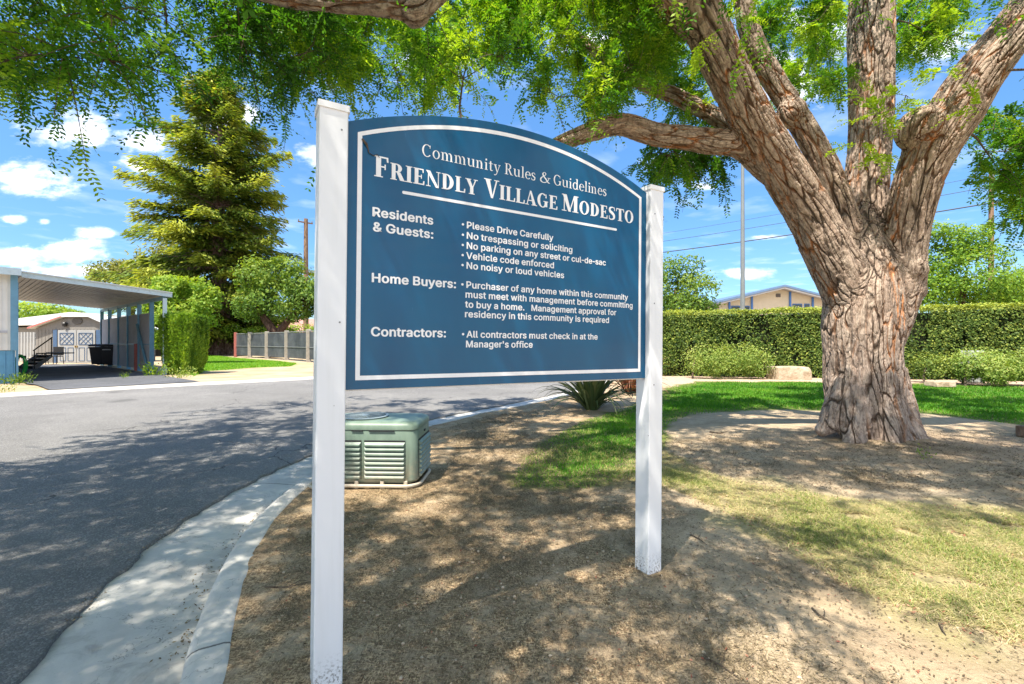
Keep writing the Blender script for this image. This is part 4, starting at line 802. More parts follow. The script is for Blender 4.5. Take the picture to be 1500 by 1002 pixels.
def carport():
    t = thing('carport', 'open carport with pale metal flat roof on blue posts beside the cream mobile home', 'carport', (FRc.x, FRc.y, GZ))
    org = t.location
    def L(p): return Vector(p)-org
    D_ = 11.9; A = FLc + SD*.10 ; Bp = FRc + FS*.22
    za, zb = 3.60, 3.33
    top = [(A, za), (Bp, zb), (Bp+BD*D_, zb), (A+BD*D_, za)]
    b = MB(); V = [L((p.x, p.y, z)) for p, z in top] + [L((p.x, p.y, z-.05)) for p, z in top]
    b.add(V, [(0,1,2,3),(7,6,5,4),(0,4,5,1),(1,5,6,2),(2,6,7,3),(3,7,4,0)]); rf = b.build('roof', M['soffit'], t)
    b = MB()
    for k in range(1, 30):       # pan ribs under the roof running front to back
        f = k/30; p = A+(Bp-A)*f; z = za+(zb-za)*f-.068; q = p+BD*D_
        b.add([L((p.x, p.y, z)), L((q.x, q.y, z)), L((q.x+.03*SD.x, q.y+.03*SD.y, z)), L((p.x+.03*SD.x, p.y+.03*SD.y, z)), L((p.x, p.y, z+.03)), L((q.x, q.y, z+.03)), L((q.x+.03*SD.x, q.y+.03*SD.y, z+.03)), L((p.x+.03*SD.x, p.y+.03*SD.y, z+.03))], [(0,1,2,3),(0,4,5,1),(3,2,6,7),(0,3,7,4),(1,5,6,2)])
    b.build('roof_rib', M['soffit'], rf, kind='stuff')
    def beam(p, q, zp, zq, w, h, name, m, par):
        d = (q-p).normalized(); n = Vector((-d.y, d.x, 0))*w/2; b = MB()
        V = [L((*(p+s*n).xy, zp+u)) for s in (-1, 1) for u in (-h/2, h/2)] + [L((*(q+s*n).xy, zq+u)) for s in (-1, 1) for u in (-h/2, h/2)]
        b.add(V, [(0,1,3,2),(4,6,7,5),(0,4,5,1),(2,3,7,6),(1,5,7,3),(0,2,6,4)]); return b.build(name, m, par)
    beam(A-BD*.03, Bp-BD*.03, za-.03, zb-.03, .05, .17, 'fascia', M['pale_fascia'], rf)
    beam(A-BD*.06, Bp-BD*.06+FS*.02, za+.065, zb+.065, .08, .035, 'gutter_lip', M['roof_white'], rf)
    beam(Bp+FS*.02, Bp+BD*D_+FS*.02, zb-.03, zb-.03, .05, .17, 'fascia', M['pale_fascia'], rf)
    beam(FRc+BD*.1, FRc+BD*D_, 3.17, 3.17, .10, .14, 'side_beam', M['blue_trim'], t)
    for k, s in enumerate((0, 1.86, 3.84, 5.8, 7.7, 9.8, 11.75)):
        p = FRc + BD*s; w = .13 if k == 0 else .15
        MB().box(tuple(L((p.x, p.y, GZ+1.52))), (w, .09, 3.04), math.atan2(SD.y, SD.x)).build('post', M['blue_trim'] if k else M['pale_fascia'], t)
    for k, s in enumerate((1.95, 3.92, 5.88, 7.78)):
        e = (3.76, 5.72, 7.62, 9.72)[k]; p = FRc+BD*s; q = FRc+BD*e; beam(p, q, GZ+1.33, GZ+1.33, .03, 2.42, 'privacy_panel', M['panel_grey'], t)
        beam(p-SD*.03, q-SD*.03, GZ+1.2, GZ+1.2, .04, .05, 'rail', M['blue_trim'], t)
    beam(FRc+BD*9.9, FRc+BD*11.7, GZ+1.33, GZ+1.33, .03, 2.42, 'privacy_panel', M['panel_grey'], t)
    b = MB(); p = FRc+BD*2.0-SD*.09; q = FRc+BD*3.8-SD*.09; b.tube([L((p.x, p.y, GZ+.1)), L((q.x, q.y, GZ+2.1))], .05, 4); b.build('brace', M['blue_trim'], t)
    p = FRc+BD*3.84-SD*.13; MB().box(tuple(L((p.x, p.y, GZ+.62))), (.1, .1, 1.2), math.atan2(SD.y, SD.x)).build('red_post_guard', M['reddish'], t, label='faded red board strapped to a post')
carport()
def shed():
    Y = 28.2; X0 = (52-750)/667*Y; X1 = (168-750)/667*Y; Wd = X1-X0; cx = (X0+X1)/2
    t = thing('garden_shed', 'pale garden shed with gabled roof and white double doors at the back of the carport', 'shed', (cx, Y, GZ))
    w2 = Wd/2; poly = [(-w2, 0), (w2, 0), (w2, 2.2), (.95, 2.84), (-.6, 2.84), (-w2, 2.15)]
    b = MB(); b.prism(poly, 0, 3.2, lambda x, y, z: (x, z, y)); wl = b.build('wall', M['shed_wall_shaded'], t)
    b = MB()
    for k in range(22): b.box((-w2+.15+k*(Wd-.3)/21, -.008, 1.1), (.02, .012, 2.0))
    b.build('siding_batten', M['shed_wall_shaded'], wl)
    rp = [(w2+.2, 2.12), (w2+.2, 2.22), (1.0, 2.95), (-.62, 2.95), (-w2-.25, 2.22), (-w2-.25, 2.12), (-.62, 2.85), (1.0, 2.85)]
    b = MB(); b.prism(rp, -.25, 3.3, lambda x, y, z: (x, z, y)); rf = b.build('roof', M['roof_white'], t)
    MB().add([(-w2-.26, -.27, 2.10), (-.62, -.27, 2.84), (-.62, -.27, 2.9), (-w2-.26, -.27, 2.2)], [(0,1,2,3)]).build('barge_board', M['reddish'], rf)
    dc = (113-750)/667*Y - cx
    for s in (-1, 1):
        MB().box((dc+s*1.33, -.035, 1.0), (.24, .05, 2.1)).build('door_jamb', M['navy_trim'], t)
    for s in (-1, 1):
        d = MB(); d.box((dc+s*.585, -.04, 1.02), (1.14, .05, 2.02), bev=.01); dr_ = d.build('door', M['door_white_shaded'], t)
        b = MB(); x0, x1, z0, z1 = dc+s*.585-.42, dc+s*.585+.42, 1.15, 1.85
        for a in ((x0,z0,x1,z0), (x0,z1,x1,z1), (x0,z0,x0,z1), (x1,z0,x1,z1)): b.tube([(a[0], -.075, a[1]), (a[2], -.075, a[3])], .022, 4)
        for k in (-1, 0, 1):
            for sg in (-1, 1):
                mx = (x0+x1)/2+k*.28; b.tube([(max(x0, min(x1, mx-sg*.35)), -.073+.002*sg, z0 + (abs(max(x0, min(x1, mx-sg*.35))-(mx-sg*.35))/.7)*.7), (max(x0, min(x1, mx+sg*.35)), -.073+.002*sg, z1 - (abs(max(x0, min(x1, mx+sg*.35))-(mx+sg*.35))/.7)*.7)], .016, 4)
        b.build('lattice', M['navy_trim'], dr_)
        for q in (-.24, .24):
            b = MB(); x0, x1, z0, z1 = dc+s*.585+q-.17, dc+s*.585+q+.17, .14, .95
            for a in ((x0,z0,x1,z0), (x0,z1,x1,z1), (x0,z0,x0,z1), (x1,z0,x1,z1)): b.tube([(a[0], -.07, a[1]), (a[2], -.07, a[3])], .018, 4)
            b.build('panel_moulding', M['navy_trim'], dr_)
        MB().box((dc+s*.06, -.09, 1.02), (.05, .05, .12), bev=.01).build('handle', M['brass'], dr_)
    b = MB(); b.lathe([(.02, 0), (.11, .03), (.13, .2), (.08, .27), (.02, .3)], (-.55, -.12, 2.25), 8); b.build('lantern', M['black_iron'], t)
    b = MB(); b.lathe([(.001, -.02), (.26, -.02), (.26, .02), (.001, .02)], (0, 0, 0), 20); pl = b.build('oval_plaque', M['stepwood'], t); pl.rotation_euler = (R(90), 0, 0); pl.scale = (1.2, .8, 1); pl.location = (.15, -.03, 2.6)
shed()
def bin_(px, Y, label, m, rz=0.0):
    p = at(px, 500, Y); t = thing('wheelie_bin', label, 'bin', (p.x, Y, .162), rz, 'wheelie bins in the carport')
    b = MB(); V = []
    for z, w, d in ((.06,.52,.50),(1.0,.66,.66)): V += [(-w/2,-d/2,z),(w/2,-d/2,z),(w/2,d/2,z),(-w/2,d/2,z)]
    b.add(V, [(3,2,1,0),(4,5,6,7),(0,1,5,4),(1,2,6,5),(2,3,7,6),(3,0,4,7)]); b.box((0,-.32,.96),(.70,.06,.07)); bo = b.build('body', M['dark_plastic'], t)
    b = MB(); b.prism([(-.36,1.02),(.36,1.02),(.30,1.12),(0,1.15),(-.30,1.12)], -.38, .36, lambda x, y, z: (x, z, y)); b.build('lid', m, t)
    for s in (-1, 1):
        b = MB(); b.tube([(s*.26,.27,.12),(s*.33,.27,.12)], .12, 12); b.build('wheel', M['dark_plastic'], t)
    b = MB(); b.tube([(-.25,.36,1.0),(-.25,.46,1.0),(.25,.46,1.0),(.25,.36,1.0)], .018, 6); b.build('handle', M['dark_plastic'], t)
    return t, bo
t1_, b1_ = bin_(147, 24.6, 'black wheelie bin with a blue lid, the left one of the pair', M['blue_plastic'], .1)
t2_, b2_ = bin_(164, 24.0, 'black wheelie bin with a pale marking on its front, the right one of the pair', M['dark_plastic'], -.05)
b = MB()
b.box((0, -.318, .86), (.46, .006, .05), bev=.002)
b.build('pale_marking', M['white_vinyl'], b2_)
def chair(px, Y, rz, label):
    p = at(px, 500, Y); t = thing('patio_chair', label, 'chair', (p.x, Y, .162), rz)
    MB().box((0,0,.44),(.52,.5,.04), bev=.01).build('seat', M['black_iron'], t)
    b = MB(); b.box((0,.25,.74),(.52,.03,.5), bev=.01); b.build('backrest', M['black_iron'], t)
    for x in (-.24,.24):
        for y in (-.23,.23): MB().tube([(x,y,.43),(x*1.1,y*1.1,0)], .018, 6).build('leg', M['black_iron'], t)
        MB().tube([(x*1.12,.24,.68),(x*1.12,-.2,.68),(x*1.12,-.22,.44)], .018, 6).build('armrest', M['black_iron'], t)
chair(80, 25.8, .15, 'black patio chair in front of the shed doors under the carport')
def table():
    p = at(64, 500, 26.2); t = thing('patio_table', 'small dark round table between the steps and the black patio chair', 'table', (p.x, 26.2, .162))
    MB().lathe([(.02,.60),(.34,.60),(.34,.63),(.02,.63)]).build('table_top', M['black_iron'], t)
    for a in (0,120,240): MB().tube([(.05*math.cos(R(a)),.05*math.sin(R(a)),.6),(.2*math.cos(R(a)),.2*math.sin(R(a)),.3),(.26*math.cos(R(a)),.26*math.sin(R(a)),0)], .018, 6).build('leg', M['black_iron'], t)
table()
def steps():
    Y = 21.5; p = at(38, 500, Y); t = thing('entry_steps', 'dark wooden entry steps with sloping handrail beside the cream mobile home', 'steps', (p.x, Y, .162), R(0)); t.scale = (.62, .8, .85)
    for k in range(4): MB().box((.1-.12*0, 0+.26*k, .16+.19*k), (1.1, .28, .04)).build('tread', M['panel_grey'], t)
    for k in range(4): MB().box((.1, .12+.26*k, .07+.19*k), (1.08, .02, .16)).build('riser', M['stepwood'], t)
    for s in (-.5,.66):
        b = MB(); b.prism([(-.1,0),(.15,0),(1.0,.60),(1.0,.82),(-.1,.10)], s-.02, s+.02, lambda x, y, z: (z, x, y)); b.build('stringer', M['panel_grey'], t)
    MB().tube([(.68,-.05,.0),(.68,-.05,1.0)], .03, 6).build('rail_post', M['stepwood'], t)
    MB().tube([(.68,.95,.7),(.68,.95,1.75)], .03, 6).build('rail_post', M['stepwood'], t)
    MB().tube([(.68,-.1,1.0),(.68,1.0,1.75)], .035, 6).build('handrail', M['stepwood'], t)
    MB().box((.05, 1.7, .82), (1.3, 1.4, .06)).build('landing', M['stepwood'], t)
steps()
def hose():
    p = on(33, 553, .12); t = thing('garden_hose', 'bright green garden hose coiled on the corner of the cream mobile home', 'hose', (p.x, p.y, .14))
    b = MB()
    for k in range(7):
        pts = []
        for a in np.linspace(0, 2*math.pi, 22): pts.append((.17*math.cos(a)*(1+.1*math.sin(k*2))+.02*math.sin(k*3), -.02-.022*k*.6+.02*math.sin(a*2+k), .43+(.33+.012*k)*math.sin(a)))
        b.tube(pts, .016, 6)
    b.build('coil', M['hosegreen'], t, True)
    MB().box((0,.03,.74),(.08,.12,.10), bev=.01).build('hose_hanger', M['black_iron'], t)
hose()
def neighbour():
    Y = 40.0; p = at(80, 500, Y)
    t = thing('neighbour_house', 'low pale house roof showing behind the garden shed under the carport roof', 'house', (p.x, Y, .12))
    MB().box((0,3,1.3),(13,6,2.6)).build('wall', M['shed_wall_shaded'], t)
    b = MB(); b.prism([(-7.2,2.6),(-7.2,2.8),(2.0,3.9),(9.5,3.3),(9.5,3.1)], -.6, 6.6, lambda x, y, z: (x, z, y)); b.build('roof', M['roof_white'], t)
    for x in (-4.5,-1.0,2.5): MB().box((x,-.03,1.5),(1.4,.06,1.0)).build('window', M['glassdark'], t)
neighbour()
# white picket screen behind the steps
def lattice_fence():
    Y = 30.0; p = at(38, 500, Y); t = thing('picket_screen', 'white picket screen beyond the steps at the back of the driveway', 'fence', (p.x, Y, .12))
    for k in range(14): MB().box((-1.3+k*.2, 0, 1.0), (.13, .03, 1.9)).build('picket', M['door_white_shaded'], t)
    MB().box((0,.04,.5),(2.8,.04,.08)).build('rail', M['door_white_shaded'], t); MB().box((0,.04,1.6),(2.8,.04,.08)).build('rail', M['door_white_shaded'], t)
lattice_fence()

# ------------------------------------------------------------ far fence
M['fencepost'] = paint('weathered_post', (.36,.32,.27), .9, .15, 6, (.2,.17,.14))
def chainlink():
    m = mat('slatted_mesh'); g = G('slatted_mesh_')
    p = g.pos(); n = g.noise(p, 1.2, 4); g.pbr(g.mix(g.mapr(n, .35, .65), (.035,.042,.050), (.075,.085,.095)), .5, None, 0, .4); mm = g.m
    pts = []
    for px, yb in ((345,522),(366,523),(391,524.5),(420,526.5),(452,529.5),(490,533),(535,537)):
        q = on(px, yb, .12); pts.append(q)
    t = thing('slatted_fence', 'dark slatted wire fence with weathered square posts under the trees across the street', 'fence', tuple(pts[0]))
    o = Vector(pts[0])
    for k, q in enumerate(pts):
        l = q-o; MB().box((l.x, l.y, 1.06), (.30 if k else .22, .30, 2.12), .4, bev=.02).build('post', M['fencepost'] if k else M['reddish'], t)
    for a, b_ in zip(pts[:-1], pts[1:]):
        a = a-o; b_ = b_-o; d = b_-a; c = (a+b_)/2; rz = math.atan2(d.y, d.x); n = Vector((-d.y, d.x, 0)).normalized()
        mb = MB(); L_ = d.length
        nsl = int(L_/.16)
        for i in range(nsl):
            q = a + d*((i+.5)/nsl); mb.box((q.x, q.y, 1.06), (L_/nsl*.93, .012, 1.76), rz)
        pn = mb.build('slat_panel', mm, t)
        MB().tube([tuple(a+Vector((0,0,2.0))), tuple(b_+Vector((0,0,2.0)))], .03, 6).build('top_rail', M['polesteel'], pn)
        MB().tube([tuple(a+Vector((0,0,.95))-n*.05), tuple(b_+Vector((0,0,.95))-n*.05)], .018, 6).build('mid_rail', M['polesteel'], pn)
M['polesteel'] = paint('galvanised_steel', (.20,.22,.22), .45, .08, 2, (.25,.27,.24), .2)
chainlink()
# boulders, timber, utility box
def boulder(name, label, cat, c, size, seed, m):
    bm = bmesh.new(); bmesh.ops.create_icosphere(bm, subdivisions=4, radius=1)
    for v in bm.verts:
        n_ = v.co.normalized(); k = 1 + .28*noise.fractal(n_*1.3+Vector((seed,0,0)), 1, 2, 5)
        q = Vector([max(-.62, min(.62, x*k)) for x in n_])/.62*.9 + n_*.1
        v.co = Vector((q.x*size[0]/2, q.y*size[1]/2, max(q.z, -.55)*size[2]/2 + size[2]*.22))
    me = bpy.data.meshes.new(name); bm.to_mesh(me); bm.free(); me.materials.append(m)
    for p in me.polygons: p.use_smooth = True
    return link(name, me, None, label=label, category=cat)
g = G('boulder_stone'); p = g.pos(); n = g.noise(p, 4, 6, .7); g.pbr(g.mix(g.mapr(n, .35, .65), (.34,.24,.15), (.58,.47,.34)), .9, g.bump(n, .9, .06)); M['stone'] = g.m
def gz(x, y): return float(ground_z(x, y)[0])
q = on(1155, 554.5, .13); o = boulder('boulder', 'tan boulder lying at the foot of the clipped hedge left of the big tree', 'rock', q, (1.15,.8,.62), 3.1, M['stone']); o.location = (q.x, q.y, .13)
q = on(1377, 564.5, .13); o = boulder('boulder', 'low flat tan stone under the hedge just right of the big tree', 'rock', q, (.55,.45,.2), 8.4, M['stone']); o.location = (q.x, q.y, .13)
def timber():
    q = on(1496, 641, .0); t = link('timber_block', MB().box((0,0,.09),(.36,.3,.16),.2,bev=.012).build('x', M['stepwood2']).data, None, label='square brown timber block on the bare soil at the right edge of the photo', category='timber'); t.location = (q.x+.24, q.y, 0)
M['stepwood2'] = plainbark('old_timber', (.12,.08,.06), (.25,.18,.13), 14)
timber(); bpy.data.objects.remove(bpy.data.objects['x'])
def boxmeter():
    p_ = at(1425, 514, 14.6); t = thing('utility_box', 'pale grey utility box half hidden behind the low shrub on the right', 'box', (p_.x, p_.y, .13))
    MB().box((0,0,.5),(.52,.3,1.02),0,bev=.02).build('cabinet', M['boxgrey'], t)
    MB().box((0,-.153,.78),(.4,.012,.26)).build('door_panel', M['boxpale'], t); MB().box((.21,-.16,.8),(.05,.03,.3)).build('red_strip', M['reddish'], t)
M['boxgrey'] = paint('box_grey', (.40,.42,.40), .6, .1, 5); M['boxpale'] = paint('box_pale', (.55,.56,.55), .6, .1, 5)
boxmeter()

# ------------------------------------------------------------ poles, wires, office building behind the hedge
def lightpole():
    p = at(1088, 500, 25.0); t = thing('lamp_post', 'tall plain grey steel pole rising behind the clipped hedge left of the big tree', 'pole', (p.x, p.y, .1))
    b = MB(); b.tube([(0,0,0),(0,0,6),(0,0,11.3)], [.125,.11,.085], 16); b.build('shaft', M['polesteel'], t, True)
    MB().lathe([(.001,0),(.12,0),(.12,.08),(.05,.16),(.001,.17)], (0,0,11.3), 16).build('pole_cap', M['polesteel'], t)
lightpole()
def woodpole(name, p, top, label, arm, lean=0.0, th=.16):
    t = thing(name, label, 'pole', (p.x, p.y, 0))
    b = MB(); b.tube([(0,0,-.2),(0,0,top*.5),(0,0,top)], [th,th*.9,th*.72], 12); b.build('shaft', M['polewood'], t, True)
    for z, L_ in arm:
        MB().box((0,-.12,top-z),(L_,.1,.12), .72).build('crossarm', M['polewood'], t)
        for s in (-.45,.45): MB().lathe([(.02,0),(.06,.05),(.07,.14),(.03,.18)], (s*L_*math.cos(.72), s*L_*math.sin(.72)-.12, top-z+.06), 8).build('insulator', M['polesteel'], t)
    return t
PR = Vector((25.27, 24, 0)); PM = Vector((-3.7, 49.7, 0))
woodpole('utility_pole', PR, 10.35, 'slender wooden utility pole carrying wires at the right behind the round green tree', [(.5, 1.6)], th=.13)
woodpole('utility_pole', PM, 11.2, 'wooden utility pole hidden behind the sign where the overhead wires end', [(.5, 2.0)])
woodpole('utility_pole', at(448, 500, 45), 13.6, 'brown wooden utility pole just left of the sign above the trees', [(.4, 1.4)], th=.26)
dirw = (PR-PM).normalized(); PE = PR + dirw*34
M['wire'] = paint('cable_black', (.03,.03,.035), .6, .1, 5)
for zz, lab, r in ((8.75,'lowest and thickest overhead cable crossing the sky behind the big tree', .035), (9.62,'middle overhead wire crossing the sky behind the big tree', .016), (10.25,'topmost thin overhead wire crossing the sky behind the big tree', .011)):
    pts = []
    for a, b_, za, zb in ((PM, PR, zz+.5, zz), (PR, PE, zz, zz)):
        for k in range(17):
            s = k/16; q = a.lerp(b_, s); pts.append((q.x, q.y, za+(zb-za)*s - .5*4*s*(1-s)))
    b = MB(); b.tube(pts, r, 5); link('overhead_wire', b.build('x', M['wire']).data, None, label=lab, category='wire'); bpy.data.objects.remove(bpy.data.objects['x'])
M['cream_wall'] = paint('cream_stucco', (.56,.50,.36), .85, .06, 2); M['office_blue'] = paint('office_blue', (.05,.16,.42), .5, .1, 4); M['roofblue'] = paint('roof_blue', (.10,.17,.28), .7, .1, 3)
def office():
    Y = 46.0; x0 = (1050-750)/667*Y; t = thing('office_building', 'cream building with blue trim and low gabled roof beyond the hedge', 'building', (x0, Y, .1))
    W_ = 12.0; pk = at(1140, 418, Y); zpk = pk.z-.1; xp = pk.x-x0
    ze = at(1058, 441, Y).z-.1; poly = [(0,0),(W_,0),(W_, ze-.1),(xp, zpk-.25),(0, ze-.25)]
    b = MB(); b.prism(poly, 0, 14, lambda x, y, z: (x, z, y)); b.build('wall', M['cream_wall'], t)
    rp = [(-1.0, ze-.35),(-1.0, ze-.15),(xp, zpk),(W_+1, ze-.15),(W_+1, ze-.35),(xp, zpk-.2)]
    b = MB(); b.prism(rp, -1.2, 15, lambda x, y, z: (x, z, y)); rf = b.build('roof', M['roofblue'], t)
    b = MB(); b.prism([(-1.0, ze-.52),(-1.0, ze-.36),(xp, zpk-.21),(W_+1, ze-.36),(W_+1, ze-.52),(xp, zpk-.37)], -1.15, -.6, lambda x, y, z: (x, z, y)); b.build('barge_board', M['door_white_shaded'], rf)
    for px in (1068, 1101, 1157, 1190):
        x = (px-750)/667*Y-x0; ztop = zpk-.3-abs(x-xp)*(zpk-ze)/max(xp,1)*.95; MB().box((x, -.08, ztop/2), (.17, .12, ztop)).build('pilaster', M['office_blue'], t)
    for xa, xb, zt in ((1071,1084,447), (1089,1098,447), (1161,1175,444), (1178,1186,444)):
        A_ = (xa-750)/667*Y-x0; B_ = (xb-750)/667*Y-x0; zt_ = at(0, zt, Y).z-.1
        wn = MB().box(((A_+B_)/2, -.02, zt_-.7), (B_-A_, .06, 1.4)).build('window', M['office_blue'], t)
        MB().box(((A_+B_)/2, -.06, zt_-.7), (B_-A_-.14, .03, 1.26)).build('pane', M['glassdark'], wn)
    MB().box(((1140-750)/667*Y-x0, -.03, zpk-.95), (.45, .05, .35)).build('gable_vent', M['stepwood'], t)
office()
def redroof():
    Y = 62; p = at(455, 500, Y); t = thing('red_roofed_house', 'distant low house with a faded red roof beyond the slatted fence', 'house', (p.x, Y, .1))
    MB().box((0,3,1.3),(16,6,2.6)).build('wall', M['cream_wall'], t)
    b = MB(); b.prism([(-.8,2.5),(3.0,4.6),(3.4,4.6),(7.0,2.5)], -8.6, 8.6, lambda x, y, z: (z, x, y)); b.build('roof', M['redroof'], t)
    for x in (-5,0,4): MB().box((x,-.03,1.5),(1.5,.06,1.0)).build('window', M['glassdark'], t)
M['redroof'] = paint('faded_red_tiles', (.40,.20,.16), .85, .12, 2)
redroof()
# ------------------------------------------------------------ plants
def blob_leaves(blobs, n, size, shell=.55, tintb=.45, hole=.0, nscale=1.2, seed=0, flat=.25, w=.55):
    """leaf positions spread through ellipsoid clumps; clumpy noise removes leaves to open gaps"""
    blobs = np.array(blobs, float); vol = (blobs[:,3]*blobs[:,4]*blobs[:,5])**(2/3); pr = vol/vol.sum()
    k = rng.choice(len(blobs), n, p=pr); d = rand_unit(n); r = (shell + (1-shell)*rng.random(n))**.6
    r = np.where(rng.random(n) < .12, r*rng.random(n)**.5, r)*(1+.10*rng.normal(size=n))
    P = blobs[k,:3] + d*r[:,None]*blobs[k,3:6]
    if hole > 0:
        nv = np.array([noise.fractal(Vector(p*nscale)+Vector((seed*7.3,0,0)), 1, 2, 3) for p in P]); keep = nv > (-1+hole*1.0)
        P = P[keep]; d = d[keep]; k = k[keep]; nv = nv[keep]
    m = len(P)
    Nn = unit(d*.9 + rand_unit(m)*.8 + np.array([0,0,.5])); A = unit(np.cross(Nn, rand_unit(m))+np.array([0,0,-flat])); B = unit(np.cross(Nn, A))
    cl = rng.random(len(blobs))[k]
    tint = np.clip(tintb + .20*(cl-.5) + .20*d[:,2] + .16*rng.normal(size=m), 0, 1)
    return P, A, B, size*(.7+.6*rng.random(m)), size*w*(.7+.6*rng.random(m)), tint
def leaf_part(name, parts, material, parent, off=None, **pr):
    P, A, B, L_, W_, T = [np.concatenate([p[i] for p in parts]) for i in range(6)]
    if off is not None: P = P - np.asarray(off)
    return leaf_quads(name, P, A, B, L_, W_, T, material, parent, **pr)
def tree_generic(name, label, base, blobs, n, size, material, trunk, barkm, group=None, hole=.7, tb=.45, seed=0, nscale=.8, cat='tree', shell=.45):
    t = thing(name, label, cat, base, 0, group); base = np.array(base)
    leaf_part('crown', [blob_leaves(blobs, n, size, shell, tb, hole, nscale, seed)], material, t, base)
    b = MB()
    for pts, rad in trunk:
        q = spline(np.array(pts, float)-base, 5); b.tube(q, list(np.interp(np.linspace(0,1,len(q)), np.linspace(0,1,len(rad)), rad)), 9)
    b.build('trunk', barkm, t, True)
    return t
def pxb(px, py, Y, rx, ry, rz=None, dy=0):
    c = at(px, py, Y+dy); s = Y/667.0; return (c.x, c.y, c.z, rx*s, (rz if rz is not None else rx)*s, ry*s)

# long clipped hedge behind the lawn
def hedge():
    A = Vector((4.75, 18.1, .13)); Bq = Vector((15.6, 15.9, .13)); C_ = Vector((24, 13.2, .13)); h = 2.18; th = 1.3
    t = thing('clipped_hedge', 'long clipped box hedge forming a green wall behind the lawn and the big tree', 'hedge', tuple(A))
    parts = []; core = MB()
    for a, b_, hh0, hh1 in ((A, Bq, 2.40, 2.50), (Bq, C_, 2.50, 2.52)):
        d = (b_-a); L_ = d.length; d = d.normalized(); n_ = Vector((-d.y, d.x, 0)); N_ = int(L_*4700)
        f = rng.random(N_)*1.02-.01; face = rng.random(N_)
        hh = hh0+(hh1-hh0)*f
        up = rng.random(N_); bump = np.array([noise.fractal(Vector((x*L_*.8, y*2.2, 1.7+hh0)), 1, 2, 4) for x, y in zip(f, up)])
        front = face < .62; top = (face >= .62) & (face < .86); 
        dep = np.where(front, -th/2+.16*bump + .14*rng.random(N_)**2, np.where(top, (rng.random(N_)-.5)*th, th/2+.05*bump))
        zz = np.where(top, hh+.13*bump+.05*rng.normal(size=N_)*.6, up*hh)
        cr = np.maximum(0, zz-(hh-.12))*.5*front; dep = dep+cr
        a_ = np.array(a); P = a_ + np.outer(f*L_, np.array(d)) + np.outer(dep, np.array(n_)) ; P[:,2] = a.z+zz
        # thin spots
        holes = np.array([noise.fractal(Vector((x*L_*1.1, y*2.0, 9.7)), 1, 2, 3) for x, y in zip(f, up)]); keep = ~(front & (holes > .28) & (rng.random(N_) < .8)) & ~(front & (up < .13) & (rng.random(N_) < .55))
        Nn = unit(np.where(top[:,None], [0,0,1.0], -np.array(n_)[None]*np.where(front,1,-1)[:,None])*1.0 + rand_unit(N_)*.85+np.array([0,0,.35]))
        Aa = unit(np.cross(Nn, rand_unit(N_))); Bb = unit(np.cross(Nn, Aa))
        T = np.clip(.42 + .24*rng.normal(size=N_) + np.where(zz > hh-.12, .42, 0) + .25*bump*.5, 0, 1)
        S_ = .080*(.7+.6*rng.random(N_)); parts.append([x[keep] for x in (P, Aa, Bb, S_, S_*.6, T)])
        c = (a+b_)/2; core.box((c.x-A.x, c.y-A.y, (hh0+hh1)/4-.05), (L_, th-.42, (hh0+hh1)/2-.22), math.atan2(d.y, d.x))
    core.build('dark_core', M['darkcore'], t)  # solid near-black core; its colour paints the shade between the leaves
    leaf_part('foliage', parts, M['hedge_leaf'], t, tuple(A))
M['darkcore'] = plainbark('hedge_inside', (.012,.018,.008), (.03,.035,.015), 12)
hedge()
def shrub(label, px, pyb, pyt, wpx, Y, n, material, stems=3, size=.06, seed=1, name='shrub'):
    x = (px-750)/667*Y; base = (x, Y, .13); zt = at(px, pyt, Y).z; H_ = zt-.13; w2 = wpx/2/667*Y
    bl = []
    for k in range(9):
        a = rng.random()*6.28; bl.append((x+w2*.72*(-1+2*(k+.5)/9), Y+.25*math.sin(a), .13+H_*(.55+.12*math.sin(k*2.3)), w2*.30, .45, H_*.42))
    for k in range(6): bl.append((x+w2*.78*(-1+2*(k+.5)/6), Y-.1, .13+H_*(.33+.06*math.cos(k*1.9)), w2*.22, .35, H_*.26))
    t = thing(name, label, 'shrub', base)
    leaf_part('foliage', [blob_leaves(bl, n, size, .5, .5, .75, 2.2, seed)], material, t, base)
    for k in range(stems):
        xx = (k-(stems-1)/2)*w2*1.1/max(1, stems-1)*1.4 if stems > 1 else 0
        b = MB(); b.tube([(xx, 0, -.05), (xx+.03, .02, .3), (xx+.1, 0, H_*.6)], [.035,.03,.02], 6); b.build('stem', M['twig'], t)
shrub('pale clipped low shrub on thin stems in front of the hedge, left of the boulder', 1066, 553, 503, 134, 16.0, 10000, M['shrub_leaf'], 2, .07, 1)
shrub('broad yellowish low shrub in front of the hedge at the right edge of the photo', 1472, 562, 511, 150, 13.6, 13000, M['shrub_leaf'], 3, .07, 2)
shrub('small dark low shrub between the big tree and the broad yellowish shrub', 1382, 560, 517, 74, 14.3, 5000, M['hedge_leaf'], 2, .065, 3)

